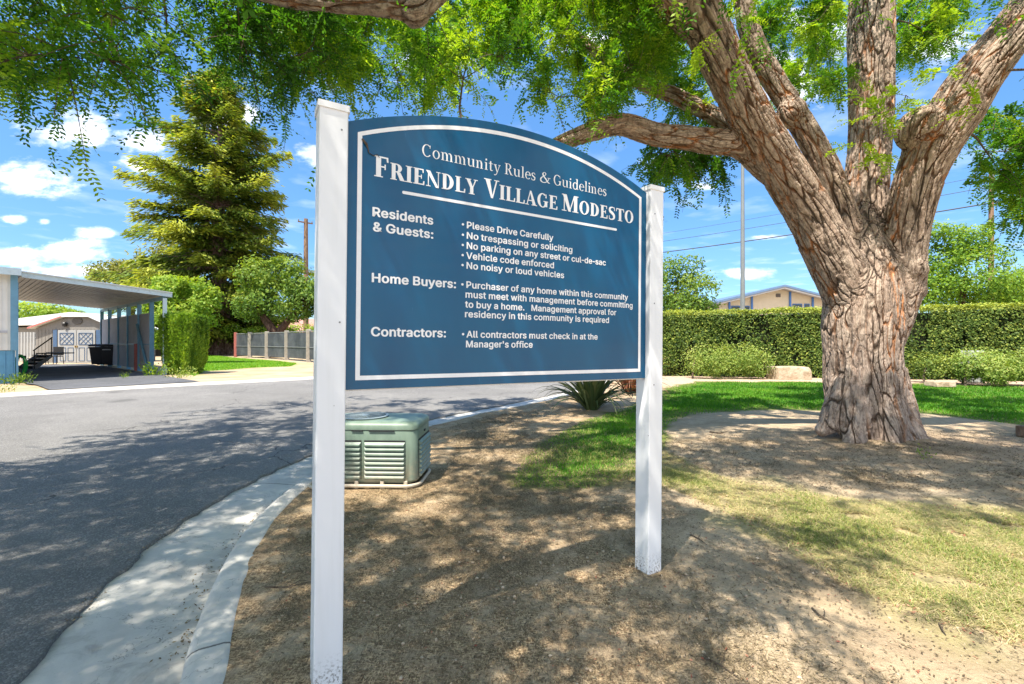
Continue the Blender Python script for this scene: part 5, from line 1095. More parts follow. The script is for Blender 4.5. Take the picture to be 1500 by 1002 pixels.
# trees beyond the hedge
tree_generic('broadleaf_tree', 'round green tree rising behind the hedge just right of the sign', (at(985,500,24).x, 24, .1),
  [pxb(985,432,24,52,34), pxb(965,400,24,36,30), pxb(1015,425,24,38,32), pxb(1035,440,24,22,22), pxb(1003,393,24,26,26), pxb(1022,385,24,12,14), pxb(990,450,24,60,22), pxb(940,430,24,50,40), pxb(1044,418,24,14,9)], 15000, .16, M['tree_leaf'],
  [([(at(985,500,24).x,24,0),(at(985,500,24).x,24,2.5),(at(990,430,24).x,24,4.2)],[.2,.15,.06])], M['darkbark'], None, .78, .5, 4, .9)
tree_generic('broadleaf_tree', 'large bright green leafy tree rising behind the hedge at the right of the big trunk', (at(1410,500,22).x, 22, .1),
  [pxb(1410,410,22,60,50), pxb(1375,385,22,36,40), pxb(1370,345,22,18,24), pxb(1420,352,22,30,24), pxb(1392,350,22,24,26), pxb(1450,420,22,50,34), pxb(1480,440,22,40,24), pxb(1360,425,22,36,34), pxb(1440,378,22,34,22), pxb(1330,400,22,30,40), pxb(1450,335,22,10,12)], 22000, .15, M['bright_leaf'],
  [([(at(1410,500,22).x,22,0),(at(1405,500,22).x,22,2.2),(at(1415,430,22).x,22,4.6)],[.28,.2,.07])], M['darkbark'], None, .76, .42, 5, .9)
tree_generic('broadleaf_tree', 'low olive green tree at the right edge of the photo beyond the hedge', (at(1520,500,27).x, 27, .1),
  [pxb(1510,425,27,50,34), pxb(1560,420,27,70,50), pxb(1490,440,27,30,20)], 9000, .19, M['tree_leaf'], [([(at(1520,500,27).x,27,0),(at(1520,500,27).x,27,3.5)],[.25,.12])], M['darkbark'], None, .78, .55, 6, .8)

# trees across the street
def redwood():
    Y = 46.0; bx = (320-750)/667*Y; base = (bx, Y, .1)
    t = thing('redwood_tree', 'tall conical redwood with golden tipped branches across the street', 'tree', base)
    top = at(318, 95, Y).z-.1; b = MB()
    b.tube([(0,0,-.1),(0,0,.8),(0,0,3),(.1,0,8),(0,0,16),(.2,0,top*.8),(.3,0,top)], [1.75,1.35,1.05,.62,.42,.2,.05], 16)
    for k in range(9):
        a = k*.7+.3; b.tube([(1.9*math.cos(a),1.9*math.sin(a),-.1),(1.35*math.cos(a),1.35*math.sin(a),.9),(1.0*math.cos(a),1.0*math.sin(a),3.4)], [.35,.3,.1], 7)
    b.build('trunk', M['redbark'], t, True)
    Ps=[];As=[];Bs=[];Ls=[];Ws=[];Ts=[]; br = MB()
    rr = random.Random(5)
    prof = [(2.0,4.6),(4.5,6.8),(7,8.6),(10,8.2),(12.5,6.9),(15,7.2),(18,5.9),(21,5.6),(24,3.6),(26,3.0),(28,1.2),(top,.3)]
    z = 2.3; k = 0
    while z < top-.4:
        Rz = np.interp(z, [p[0] for p in prof], [p[1] for p in prof]); nb = 6 if z < 20 else 5
        for j in range(nb):
            a = rr.random()*6.283; L_ = Rz*(.45+.75*rr.random()); 
            rise = .25 if z > 15 else -.05; c0 = np.array([0,0,z+rr.random()*.8-.4]); dr_ = np.array([math.cos(a), math.sin(a), 0])
            kk = 9; pts = [c0 + dr_*L_*s + np.array([0,0,(rise*L_*s - .16*L_*s*s + .22*L_*max(0,s-.6)**1.2)]) for s in np.linspace(0,1,kk)]
            br.tube([tuple(p) for p in pts], list(np.linspace(.13,.02,kk)*(1 if z < 20 else .6)), 4, False)
            gold = rr.random(); nf = int(290*L_/5+70); s = .22+.78*rng.random(nf)**.7
            C = np.stack([np.interp(s, np.linspace(0,1,kk), [p[i] for p in pts]) for i in range(3)],1)
            side = np.array([-dr_[1], dr_[0], 0]); wd = (.28+.85*(1-np.abs(s-.62)))*.62
            lat = rng.normal(size=nf)*wd; C = C + side*lat[:,None] + np.array([0,0,1])*(-np.abs(lat)*.32+rng.normal(size=nf)*.22-.12)[:,None]
            A = unit(dr_*.9 + side*np.sign(lat)[:,None]*.7 + np.array([0,0,-.45]) + rand_unit(nf)*.45); B = unit(np.cross(A, np.array([0,0,1.0])+rand_unit(nf)*.5))
            Ps.append(C);As.append(A);Bs.append(B);Ls.append(.62*(.6+.7*rng.random(nf)));Ws.append(.17*(.6+.7*rng.random(nf)))
            Ts.append(np.clip(.20+.72*s**1.5*(.55+.6*gold)+.13*rng.normal(size=nf),0,1))
        z += (.40 if z < 20 else .5)*(.5+rr.random()) + (.4 if rr.random() < .10 else 0); k += 1
    leaf_quads('foliage', np.concatenate(Ps), np.concatenate(As), np.concatenate(Bs), np.concatenate(Ls), np.concatenate(Ws), np.concatenate(Ts), M['redwood_leaf'], t)
    br.build('branch', M['redbark'], t, kind='stuff')
redwood()
def tw(px, py, Y): return tuple(at(px, py, Y))
Y=38; tree_generic('broadleaf_tree', 'spreading green tree with forked dark trunk behind the slatted fence, right of the redwood', (at(405,500,Y).x, Y, .1),
  [pxb(405,430,Y,40,34), pxb(440,420,Y,30,30), pxb(380,405,Y,34,32), pxb(425,395,Y,26,20), pxb(452,440,Y,30,24), pxb(370,445,Y,30,26), pxb(480,430,Y,40,34), pxb(405,383,Y,18,10), pxb(430,455,Y,30,16)], 15000, .26, M['tree_leaf'],
  [([(at(402,500,Y).x,Y,0),tw(402,490,Y),tw(385,462,Y),tw(370,440,Y)],[.45,.4,.28,.12]), ([tw(403,492,Y),tw(425,465,Y),tw(445,440,Y)],[.35,.25,.1])], M['darkbark'], None, .80, .55, 7, .6)
Y=27; tree_generic('broadleaf_tree', 'bright green leafy tree between the clipped conifer and the redwood', (at(265,500,Y).x, Y, .1),
  [pxb(262,430,Y,34,20), pxb(232,440,Y,20,24), pxb(298,446,Y,24,24), pxb(284,418,Y,26,15), pxb(248,412,Y,22,10), pxb(270,462,Y,44,22), pxb(229,478,Y,8,34), pxb(312,430,Y,12,12), pxb(220,455,Y,10,14)], 12000, .20, M['bright_leaf'],
  [([(at(255,500,Y).x,Y,0),tw(250,480,Y),tw(262,440,Y)],[.2,.15,.06])], M['darkbark'], None, .80, .6, 8, .8)
Y=58; tree_generic('broadleaf_tree', 'wide olive green tree behind the carport, left of the redwood', (at(190,500,Y).x, Y, .1),
  [pxb(205,400,Y,36,26), pxb(165,396,Y,30,20), pxb(230,390,Y,36,34), pxb(185,420,Y,44,28), pxb(145,405,Y,14,12), pxb(250,420,Y,50,40), pxb(255,365,Y,22,22)], 15000, .40, M['olive_leaf'],
  [([(at(190,500,Y).x,Y,0),tw(192,470,Y),tw(195,410,Y)],[.5,.4,.15])], M['darkbark'], None, .80, .62, 9, .45)
Y=60; tree_generic('broadleaf_tree', 'low bright tree showing under the carport roof behind the neighbour house', (at(60,500,Y).x, Y, .1),
  [pxb(55,458,Y,50,16), pxb(90,462,Y,30,12), pxb(10,455,Y,40,18)], 7000, .40, M['bright_leaf'], [([(at(60,500,Y).x,Y,0),tw(60,465,Y)],[.3,.15])], M['darkbark'], None, .8, .6, 10, .45)
Y=44; tree_generic('hedgerow', 'low bright green hedge bushes behind the slatted fence', (at(385,500,Y).x, Y, .1),
  [pxb(340,482,Y,20,12), pxb(300,480,Y,24,14), pxb(375,485,Y,20,10), pxb(440,482,Y,34,9), pxb(410,486,Y,20,8), pxb(500,480,Y,40,14), pxb(560,478,Y,50,16)], 9000, .22, M['bright_leaf'], [([(at(385,500,Y).x,Y,0),(at(385,500,Y).x,Y,1)],[.1,.05])], M['darkbark'], None, .85, .5, 11, .6, 'hedge')
# background trees that close the view where the sign now hides it
for (px, Y, w, h, lb) in ((560,80,70,40,'broad far tree hidden behind the left half of the sign'), (690,90,70,36,'broad far tree hidden behind the middle of the sign'), (830,75,80,40,'broad far tree hidden behind the right half of the sign')):
    tree_generic('far_tree', lb, (at(px,500,Y).x, Y, .1), [pxb(px,470,Y,w,h*.6), pxb(px-40,475,Y,w*.6,h*.6), pxb(px+40,472,Y,w*.6,h*.6), pxb(px,450,Y,w*.5,h*.5)], 5000, .6, M['tree_leaf'], [([(at(px,500,Y).x,Y,0),(at(px,480,Y).x,Y,3)],[.5,.3])], M['darkbark'], None, .85, .5, px, .3)

# clipped conifer in front of the carport post
def topiary():
    p = on(257, 548, .12); base = (p.x, p.y+.5, .12); t = thing('clipped_conifer', 'dense bright green conifer clipped to a block beside the carport post', 'shrub', base)
    n = 42000; W0, W1, H_ = .56, .68, 2.34; th = rng.random(n)*2*math.pi; zz = rng.random(n)*H_
    top = rng.random(n) < .16; zz = np.where(top, H_, zz)
    r = np.where(zz < .5, W0*(.8+.4*zz), W0+(W1-W0)*np.clip(zz/H_, 0, 1)); e = 4.5
    rr_ = r/((np.abs(np.cos(th))**e+np.abs(np.sin(th))**e)**(1/e)); bump = np.array([noise.fractal(Vector((math.cos(a)*2.2, math.sin(a)*2.2, z*.7)), 1, 2, 3) for a, z in zip(th, zz)])
    q = np.where(top, np.sqrt(rng.random(n)), 1.0); rad = rr_*q*(1+.10*bump)
    rad = rad*np.where(zz > H_-.25, 1-.5*(np.clip((zz-(H_-.25))/.25, 0, 1)**2)*.25, 1)
    P = np.stack([rad*np.cos(th), rad*np.sin(th)*.9, zz + np.where(top, .12*bump-.16*q**3, 0)+.05*rng.normal(size=n)], 1)
    out = np.stack([np.cos(th), np.sin(th), np.where(top, 1.5, .1)], 1); P[:,:2] *= (1+.035*rng.normal(size=n))[:,None]; A = unit(out*.6+np.array([0,0,.8])+rand_unit(n)*.8); B = unit(np.cross(A, out+rand_unit(n)*.6))
    T = np.clip(.42+.5*bump+.24*rng.normal(size=n)+.2*top, 0, 1)
    leaf_quads('foliage', P, A, B, .15*(.6+.7*rng.random(n)), .045*(.7+.6*rng.random(n)), T, M['topiary_leaf'], t)
    b = MB(); b.lathe([(W0*.55,.08),(W1*.70,1.0),(W1*.70,H_-.4),(W1*.3,H_-.25)], (0,0,0), 16); b.build('dark_core', M['darkcore'], t)  # solid dark core inside the conifer, coloured as inner shade
topiary()
# small weeds at the carport foot
def weed(label, p, h, n, m, name='weed_clump', spread=.35):
    t = []; P=[];A=[]
    for k in range(n):
        a = rng.random()*6.28; r = spread*rng.random(); hh = h*(.5+.5*rng.random()); base = np.array([r*math.cos(a), r*math.sin(a), 0]); d = np.array([math.cos(a)*.5, math.sin(a)*.5, 1.0])
        for s in np.linspace(.2, 1, 7): P.append(base+d*hh*s+rng.normal(size=3)*.03); A.append(d+rng.normal(size=3)*.6)
    P = np.array(P); A = unit(np.array(A)); B = ortho(A); m_ = len(P)
    o = leaf_quads(name, P, A, B, h*.22*(.6+.8*rng.random(m_)), h*.08*(.6+.8*rng.random(m_)), np.clip(.5+.25*rng.normal(size=m_), 0, 1), m, None, label=label, category='plant'); o.location = p; return o
weed('leafy green weeds at the foot of the carport post left of the clipped conifer', on(237,549,.12)+Vector((0,-.3,0)), .55, 34, M['bright_leaf'])
weed('small pale weed patch on the kerb end of the driveway', on(262,553,.12), .4, 34, M['shrub_leaf'], 'weed_clump', .5)
weed('grey green bush at the foot of the cream mobile home corner', on(18,563,.12)+Vector((0,.1,0)), .38, 46, M['tree_leaf'], 'foundation_bush', .35)
weed('low yellow green weed growing in the middle of the driveway', on(180,553,.16), .22, 14, M['bright_leaf'], 'weed_clump', .12)
weed('small plant in the stony bed at the left edge of the photo', on(8,573,.14), .22, 16, M['shrub_leaf'], 'weed_clump', .2)
weed('tiny green seedling on the bare soil in front of the big trunk', on(1356,675,.0), .16, 6, M['bright_leaf'], 'seedling', .03)

# flax plants by the kerb
def flax(label, p, n, h, m, seed):
    r = random.Random(seed); V=[];F=[];T=[]
    for k in range(n):
        a = r.random()*6.283; tilt = .15+1.25*r.random()**1.15; L_ = h*(.7+.5*r.random()); w0 = .028*(.7+.6*r.random()); dx, dy = math.cos(a), math.sin(a); tt = .25+.6*r.random()
        b0 = Vector((dx*.16*r.random(), dy*.16*r.random(), 0)); ang = math.pi/2-tilt*.55; pos = b0; seg = 8; side = Vector((-dy, dx, 0)); i0 = len(V)
        for s in range(seg+1):
            f = s/seg; wd = w0*(1-.1*f) * (1 if f < .6 else max(.02, (1-f)/.4)); V += [pos-side*wd, pos+Vector((0,0,-wd*.5)), pos+side*wd]; T += [tt*(.7+.5*f)]*3
            ang -= (tilt*.13+.04*r.random())*(.5+f*1.3); pos = pos + Vector((dx*math.cos(ang), dy*math.cos(ang), math.sin(ang)))*L_/seg
        for s in range(seg):
            i = i0+s*3; F += [(i,i+1,i+4,i+3),(i+1,i+2,i+5,i+4)]
    o = link('flax_plant', np_mesh('flax_plant', [tuple(v) for v in V], F, mats=(m,), attrs={'tint': ('FLOAT', T)}), None, label=label, category='plant'); o.location = p
    return o
flax('dark green strappy flax plant growing by the kerb under the right end of the sign', on(867,599,0), 150, 1.28, M['flax'], 1)
flax('reddish bronze flax plant just behind the green one beside the right sign post', on(930,580,.0)+Vector((0.05,.6,0)), 110, 1.25, M['redflax'], 2)

# ------------------------------------------------------------ grass and litter
def scatter_in(poly, n, x0=None):
    P = np.array(poly); a, b_ = P.min(0), P.max(0); out = []
    tot = 0
    while tot < n:
        q = a+(b_-a)*rng.random((n*2, 2)); q = q[inpoly(q[:,0], q[:,1], poly)]; out.append(q); tot += len(q)
    return np.concatenate(out)[:n]
def gzarr(x, y): return zisl(x, y)
def blades(name, XY, h, w, tint, material, label=None, lay=0.0, z0=0.0, zf=gzarr):
    n = len(XY); z = zf(XY[:,0], XY[:,1])+z0; a = rng.random(n)*6.283; lean = (.25+.5*rng.random(n))*h + lay*h
    d = np.stack([np.cos(a), np.sin(a), np.zeros(n)], 1); s = np.stack([-d[:,1], d[:,0], np.zeros(n)], 1); b0 = np.stack([XY[:,0], XY[:,1], z-.005], 1)
    hz = h*np.clip(1-lay*.75, .12, 1); V = np.empty((n, 5, 3)); V[:,0] = b0-s*w[:,None]/2; V[:,1] = b0+s*w[:,None]/2
    m_ = b0+d*(lean*.35)[:,None]+np.array([0,0,1])*(hz*.6)[:,None]; V[:,2] = m_+s*w[:,None]*.42; V[:,3] = m_-s*w[:,None]*.42; V[:,4] = b0+d*lean[:,None]+np.array([0,0,1])*hz[:,None]
    I = np.arange(n)*5; loops = np.stack([I,I+1,I+2,I+3,I+3,I+2,I+4],1).ravel(); sizes = np.tile([4,3], n)
    me = np_mesh(name, V.reshape(-1,3), None, loops, sizes, (material,), attrs={'tint': ('FLOAT', np.repeat(tint, 5))}); return link(name, me, None, kind='stuff')
def nz2(XY, s, o=0.0): return np.array([noise.fractal(Vector((x*s, y*s, o)), 1, 2, 3) for x, y in XY])
XY = scatter_in(GREEN, 1300000); dist = np.hypot(XY[:,0], XY[:,1]); keep = (rng.random(len(XY)) < np.clip((5.2/dist)**1.8, .03, 1)) & (dist < 32); XY = XY[keep]; k = nz2(XY, 1.1); n = len(XY); n = len(XY)
de = dist_poly(XY[:,0], XY[:,1], np.array(GREEN+[GREEN[0]])); fr = smst(de, .0, .9); keep = rng.random(n) < .3+.7*fr; XY, k, fr = XY[keep], k[keep], fr[keep]; n = len(XY); dist = np.hypot(XY[:,0], XY[:,1])
dl = (rng.random(n) < np.clip(1.5-XY[:,1]/6.5, 0, .75)*(.35+.65*(k < .05))); nd = dl.sum()
blades('thin_lawn_grass', XY[dl], .028+.03*rng.random(nd), (.004+.003*rng.random(nd))*np.clip(dist[dl]/5, 1, 2), np.clip(.45+.28*rng.normal(size=nd), 0, 1), M['dullgrass'], lay=.3)
XY, k, fr, dist = XY[~dl], k[~dl], fr[~dl], dist[~dl]; n = len(XY)
blades('lawn_grass', XY, (.030+.035*rng.random(n))*(.5+.5*fr), (.004+.003*rng.random(n))*np.clip(dist/5, 1, 2.6), np.clip(.26+.40*k+.14*rng.normal(size=n)+.35*(1-fr)*(rng.random(n)<.5)-.10*(XY[:,1]<7), 0, 1), M['grass'])
XY = scatter_in(BAND, 330000); k = nz2(XY, 1.6, 4); k2 = nz2(XY, 5, 7); de = dist_poly(XY[:,0], XY[:,1], np.array(BAND+[BAND[0]])); n = len(XY)
dist = np.hypot(XY[:,0], XY[:,1]); keep = (rng.random(n) < (.12+.88*smst(de+k2*.22, .0, .42))) & (k2+k*.6 > -.50) & (rng.random(n) < np.clip(5/dist, .15, 1)); XY, k, k2, de = XY[keep], k[keep], k2[keep], de[keep]; n = len(XY)
isg = rng.random(n) < np.clip(.16+.9*k+.5*smst(de, .05, .5)-.25, .05, .65)
blades('patchy_green_grass', XY[isg], .018+.03*rng.random(isg.sum()), .003+.0025*rng.random(isg.sum()), np.clip(.45+.25*rng.normal(size=isg.sum()), 0, 1), M['dullgrass'], lay=.3)
ng = (~isg).sum(); blades('dead_grass', XY[~isg], .02+.045*rng.random(ng), .0025+.003*rng.random(ng), np.clip(.6+.25*rng.normal(size=ng), 0, 1), M['drygrass'], lay=.75)
# thatch and bits of leaf litter on the bare soil
DIRT = [(-1.1,1.7),(3.2,1.7),(6.2,3.4),(6.2,5.9),(3.2,6.6),(.2,7.2),(.6,9.5),(-.4,8.8),(-1.2,7.3),(-.75,6.2),(-.75,5.2),(-1.6,4.1),(-1.75,3.6),(-1.5,2.9),(-1.2,2.3)]
XY = scatter_in(DIRT, 420000); dist = np.hypot(XY[:,0], XY[:,1]); XY = XY[rng.random(len(XY)) < np.clip((3.2/dist)**1.6, .05, 1)]; k = nz2(XY, 1.4, 11)+.5*nz2(XY, 6, 3); dist = np.hypot(XY[:,0], XY[:,1])
keep = (rng.random(len(XY)) < np.clip(.62+1.1*k-.55*smst(XY[:,0]-.12*XY[:,1], .3, 1.2), .04, 1)); XY, k, dist = XY[keep], k[keep], dist[keep]; n = len(XY)
blades('thatch', XY, (.015+.035*rng.random(n)**2)*np.clip(dist/3,1,2), (.0016+.0022*rng.random(n))*np.clip(dist/3,1,2.5), np.clip(.42+.30*rng.normal(size=n), 0, 1), M['litter'], lay=.85)
def flat_litter(name, poly, n, size, m, tb=.5, zf=gzarr):
    XY = scatter_in(poly, n); dist = np.hypot(XY[:,0], XY[:,1]); XY = XY[rng.random(n) < np.clip(4/dist, .15, 1)]; n = len(XY); P = np.column_stack([XY, zf(XY[:,0], XY[:,1])+.008])
    Nn = unit(np.array([0,0,1.0])+rand_unit(n)*.5); A = unit(np.cross(Nn, rand_unit(n))); B = unit(np.cross(Nn, A))
    leaf_quads(name, P, A, B, size*(.5+rng.random(n)), size*.45*(.5+rng.random(n)), np.clip(tb+.3*rng.normal(size=n), 0, 1), m, None, kind='stuff')
flat_litter('leaf_litter', DIRT, 30000, .017, M['litter'], .35)
flat_litter('dark_litter', [(2.2,4.3),(9,4.6),(12,6.2),(9.5,7.3),(3.2,7.2),(1.8,5.6)], 26000, .022, M['litter'], .12)
flat_litter('reddish_leaf_litter', [(6.6,4.6),(10.5,4.6),(12.5,6.4),(9.5,7.0),(7.4,5.9)], 9000, .035, M['redlitter'], .5)
flat_litter('reddish_leaf_litter_scatter', DIRT, 2600, .016, M['redlitter'], .6)
flat_litter('dry_leaf_edge', BAND, 2500, .022, M['redlitter'], .7)
flat_litter('gutter_litter_unused', [tuple(q) for q in offset(Kd, .17)[::-1][500:]] + [tuple(q) for q in offset(Kd, .30)[:400]], 500, .016, M['litter'], .4, lambda x, y: x*0-.143) if False else None
# far lawn blades
XY = scatter_in(FLAWN, 26000); n = len(XY); blades('far_lawn_grass', XY, .06+.05*rng.random(n), .02+.01*rng.random(n), np.clip(.62+.2*rng.normal(size=n), 0, 1), M['grass'], zf=lambda x, y: x*0+.12)
# pebbles and clods on the soil
def pebbles(name, poly, n, m):
    XY = scatter_in(poly, n); d_ = np.hypot(XY[:,0], XY[:,1]); XY = XY[rng.random(n) < np.clip(3/d_, .1, 1)]; b = MB()
    ico = bmesh.new(); bmesh.ops.create_icosphere(ico, subdivisions=1, radius=1); ico.verts.index_update(); IV = [v.co.copy() for v in ico.verts]; IF = [[v.index for v in f.verts] for f in ico.faces]; ico.free()
    for x, y in XY:
        s = .0035+.008*random.random()**3; z = float(zisl(np.array([x]), np.array([y]))[0]); q = [random.uniform(.7, 1.3) for _ in range(3)]
        b.add([(x+v.x*s*q[0]*random.uniform(.85,1.1), y+v.y*s*q[1], z+.004+v.z*s*.7*q[2]) for v in IV], IF)
    b.build(name, m, None, True, kind='stuff')
pebbles('pebbles', DIRT, 2600, M['stone'])
# debris swept along the kerb foot and along the ragged asphalt edge
def kerb_debris(name, d0, d1, z, n, size, tb):
    j = rng.integers(20, 430, n); cl = np.array([noise.noise(Vector((i*.045, 5, d0))) for i in j]); keep = cl > -.15; j = j[keep]; n = len(j)
    q = Kd[j] + (offset(Kd, 1.0)-Kd)[j]*(d0+(d1-d0)*rng.random(n)**1.6)[:,None] + rng.normal(size=(n,2))*.015
    P = np.column_stack([q, np.full(n, z)+.004*rng.random(n)]); Nn = unit(np.array([0,0,1.0])+rand_unit(n)*.5); A = unit(np.cross(Nn, rand_unit(n))); B = unit(np.cross(Nn, A))
    leaf_quads(name, P, A, B, size*(.4+rng.random(n)), size*.5*(.4+rng.random(n)), np.clip(tb+.3*rng.normal(size=n), 0, 1), M['litter'], None, kind='stuff')
kerb_debris('gutter_debris', .21, .36, -.132, 2600, .020, .25)
kerb_debris('asphalt_edge_debris', .80, .90, -.098, 1800, .016, .2)
# twigs
def twig(label, pxs, z=0.0, r=.004):
    P = [np.array(on(a, b, z)) + np.array([0,0,.008+.006*(i % 2)]) for i, (a, b) in enumerate(pxs)]; o = P[0].copy()
    q = spline([p-o for p in P], 4); b = MB(); b.tube([tuple(x) for x in q], list(np.linspace(r, r*.35, len(q))), 5)
    l = q[len(q)//2]; b.tube([tuple(l), tuple(l+np.array([.03,.03,.004])), tuple(l+np.array([.05,.07,.003]))], [r*.6, r*.4, r*.2], 4)
    me = b.build('fallen_twig', M['twig']); me.location = tuple(o); me['label'] = label; me['category'] = 'twig'
twig('crooked dark twig on the sunlit soil at the lower right', [(1190,892),(1200,903),(1212,909),(1222,917)], r=.006)
twig('short dark twig on the soil just right of the right sign post', [(1012,784),(1022,790),(1036,799)], r=.006)
twig('small twig on the soil near the dry grass edge at the lower right', [(1376,914),(1381,926),(1386,932)], r=.005)
twig('long thin twig lying on the soil between kerb and left sign post', [(388,861),(420,862),(455,853)], r=.005)
twig('reddish thin twig at the bottom of the photo between the two posts', [(1030,965),(1055,978),(1085,997)], r=.005)
twig('curved pale root piece on the soil in front of the big trunk', [(1352,668),(1357,680),(1368,690)], r=.014)
twig('long pale stick lying in the shade right of the big trunk', [(1350,657),(1385,657),(1420,660)], r=.012)
twig('dark stick on the soil left of the big trunk', [(1040,633),(1055,635),(1070,631)], r=.02)
# ------------------------------------------------------------ the big locust tree
rng = np.random.default_rng(21)
TB = Vector((5.36, 6.75, 0))
def PX(l): return [np.array(at(a, b, c)) for a, b, c in l]
limbs = {   # px, py, depth ; radii in metres
 'trunk': ([(1275,668,6.72),(1272,640,6.72),(1268,600,6.72),(1263,540,6.74),(1262,490,6.76),(1263,440,6.78),(1264,400,6.85),(1262,355,6.95),(1262,310,7.1)], [.90,.72,.585,.55,.56,.58,.50,.34,.2]),
 'A': ([(1275,520,6.75),(1245,430,6.75),(1210,360,6.7),(1185,310,6.65),(1148,250,6.5),(1117,200,6.35),(1088,150,6.2),(1064,100,6.05),(1040,50,5.9),(1018,0,5.75),(985,-70,5.5),(955,-140,5.2)], [.40,.40,.36,.345,.325,.315,.30,.30,.30,.30,.27,.22]),
 'A1': ([(1045,60,5.95),(1000,20,5.8),(968,-10,5.6),(900,-70,5.3),(800,-110,5.0),(700,-70,4.7),(645,-20,4.5),(612,10,4.4),(560,8,4.35),(500,4,4.3),(440,0,4.25),(380,-12,4.2),(300,-40,4.1),(180,-90,4.0)], [.22,.22,.21,.19,.17,.15,.13,.125,.10,.085,.08,.07,.06,.04]),
 'A2': ([(1262,400,6.85),(1240,330,6.92),(1222,275,6.97),(1200,225,7.0),(1165,165,7.05),(1130,110,7.1),(1100,50,7.1),(1085,-20,7.1),(1060,-120,7.0)], [.18,.22,.22,.20,.19,.18,.17,.16,.13]),
 'B': ([(1130,250,6.6),(1085,212,6.5),(1040,206,6.4),(1000,200,6.35),(960,196,6.3),(910,181,6.2),(872,190,6.1),(835,203,6.05),(790,222,6.0),(740,225,5.9),(680,205,5.7)], [.22,.20,.19,.175,.17,.165,.14,.12,.10,.08,.06]),
 'B2': ([(1120,235,6.9),(1080,190,7.0),(1040,165,7.1),(990,140,7.2),(940,120,7.3),(880,80,7.4),(820,30,7.4),(760,-50,7.3)], [.16,.15,.14,.13,.12,.10,.08,.06]),
 'C': ([(1270,430,7.0),(1268,340,7.15),(1270,260,7.3),(1276,180,7.4),(1276,100,7.45),(1276,30,7.5),(1280,-60,7.5),(1290,-180,7.4)], [.34,.36,.33,.34,.35,.37,.33,.26]),
 'D': ([(1285,500,6.75),(1315,420,6.75),(1322,360,6.7),(1335,300,6.6),(1350,250,6.5),(1371,205,6.4),(1400,160,6.3),(1432,110,6.2),(1470,62,6.1),(1512,10,6.0),(1570,-60,5.9),(1640,-160,5.8)], [.36,.36,.33,.32,.33,.37,.37,.34,.31,.30,.27,.2]),
 'r1': ([(1305,540,6.7),(1322,600,6.5),(1343,640,6.35),(1374,652,6.2)], [.20,.18,.13,.04]),
 'r2': ([(1240,560,6.6),(1222,610,6.5),(1200,634,6.45)], [.2,.18,.07]),
 'r3': ([(1290,570,6.5),(1300,625,6.3),(1312,660,6.1)], [.22,.22,.12]),
 'r4': ([(1255,570,6.5),(1252,625,6.35),(1250,655,6.2)], [.2,.2,.12]),
}
skel = []     # nodes (pos, radius) for the twigs to grow from
bm = MB(); segs = []
for nm, (pl, rad) in limbs.items():
    P = spline(PX(pl), 6); r = np.interp(np.linspace(0, 1, len(P)), np.linspace(0, 1, len(rad)), rad)
    r = r*(.87 if nm[0] != 'r' else .97)*(1+.05*np.array([noise.noise(Vector((i*.35, len(nm)*3.1, 0))) for i in range(len(P))]))
    bm.tube([tuple(p-np.array(TB)) for p in P], list(r), 20); segs.append((nm, P, r))
    if nm[0] != 'r' and nm != 'trunk': 
        for p, q in list(zip(P, r))[len(P)//2 if nm != 'B' and nm != 'A1' else len(P)//4:]: skel.append((p, q))
for (px, py, Yk, rk) in ((1350,188,6.36,.31),(1336,395,6.55,.19),(1338,425,6.6,.16),(1160,165,7.0,.22),(607,14,4.4,.15)):   # knots and elbows
    c = np.array(at(px, py, Yk))-np.array(TB); b_ = bmesh.new(); bmesh.ops.create_icosphere(b_, subdivisions=2, radius=rk); b_.verts.index_update()
    bm.add([Vector(c)+v.co for v in b_.verts], [[v.index for v in f.verts] for f in b_.faces]); b_.free()
tree = thing('locust_tree', 'massive old tree with deeply furrowed bark forking into heavy limbs over the sign', 'tree', tuple(TB))
tmp = bm.build('trunk_raw', None)
md = tmp.modifiers.new('r', 'REMESH'); md.mode = 'VOXEL'; md.voxel_size = .017; md.use_smooth_shade = True
ms = tmp.modifiers.new('s', 'SMOOTH'); ms.factor = .5; ms.iterations = 14
bpy.context.view_layer.update(); me = bpy.data.meshes.new_from_object(tmp.evaluated_get(bpy.context.evaluated_depsgraph_get()))
bpy.data.objects.remove(tmp)
nv = len(me.vertices); co = np.empty(nv*3, np.float32); me.vertices.foreach_get('co', co); co = co.reshape(-1, 3)+np.array(TB)
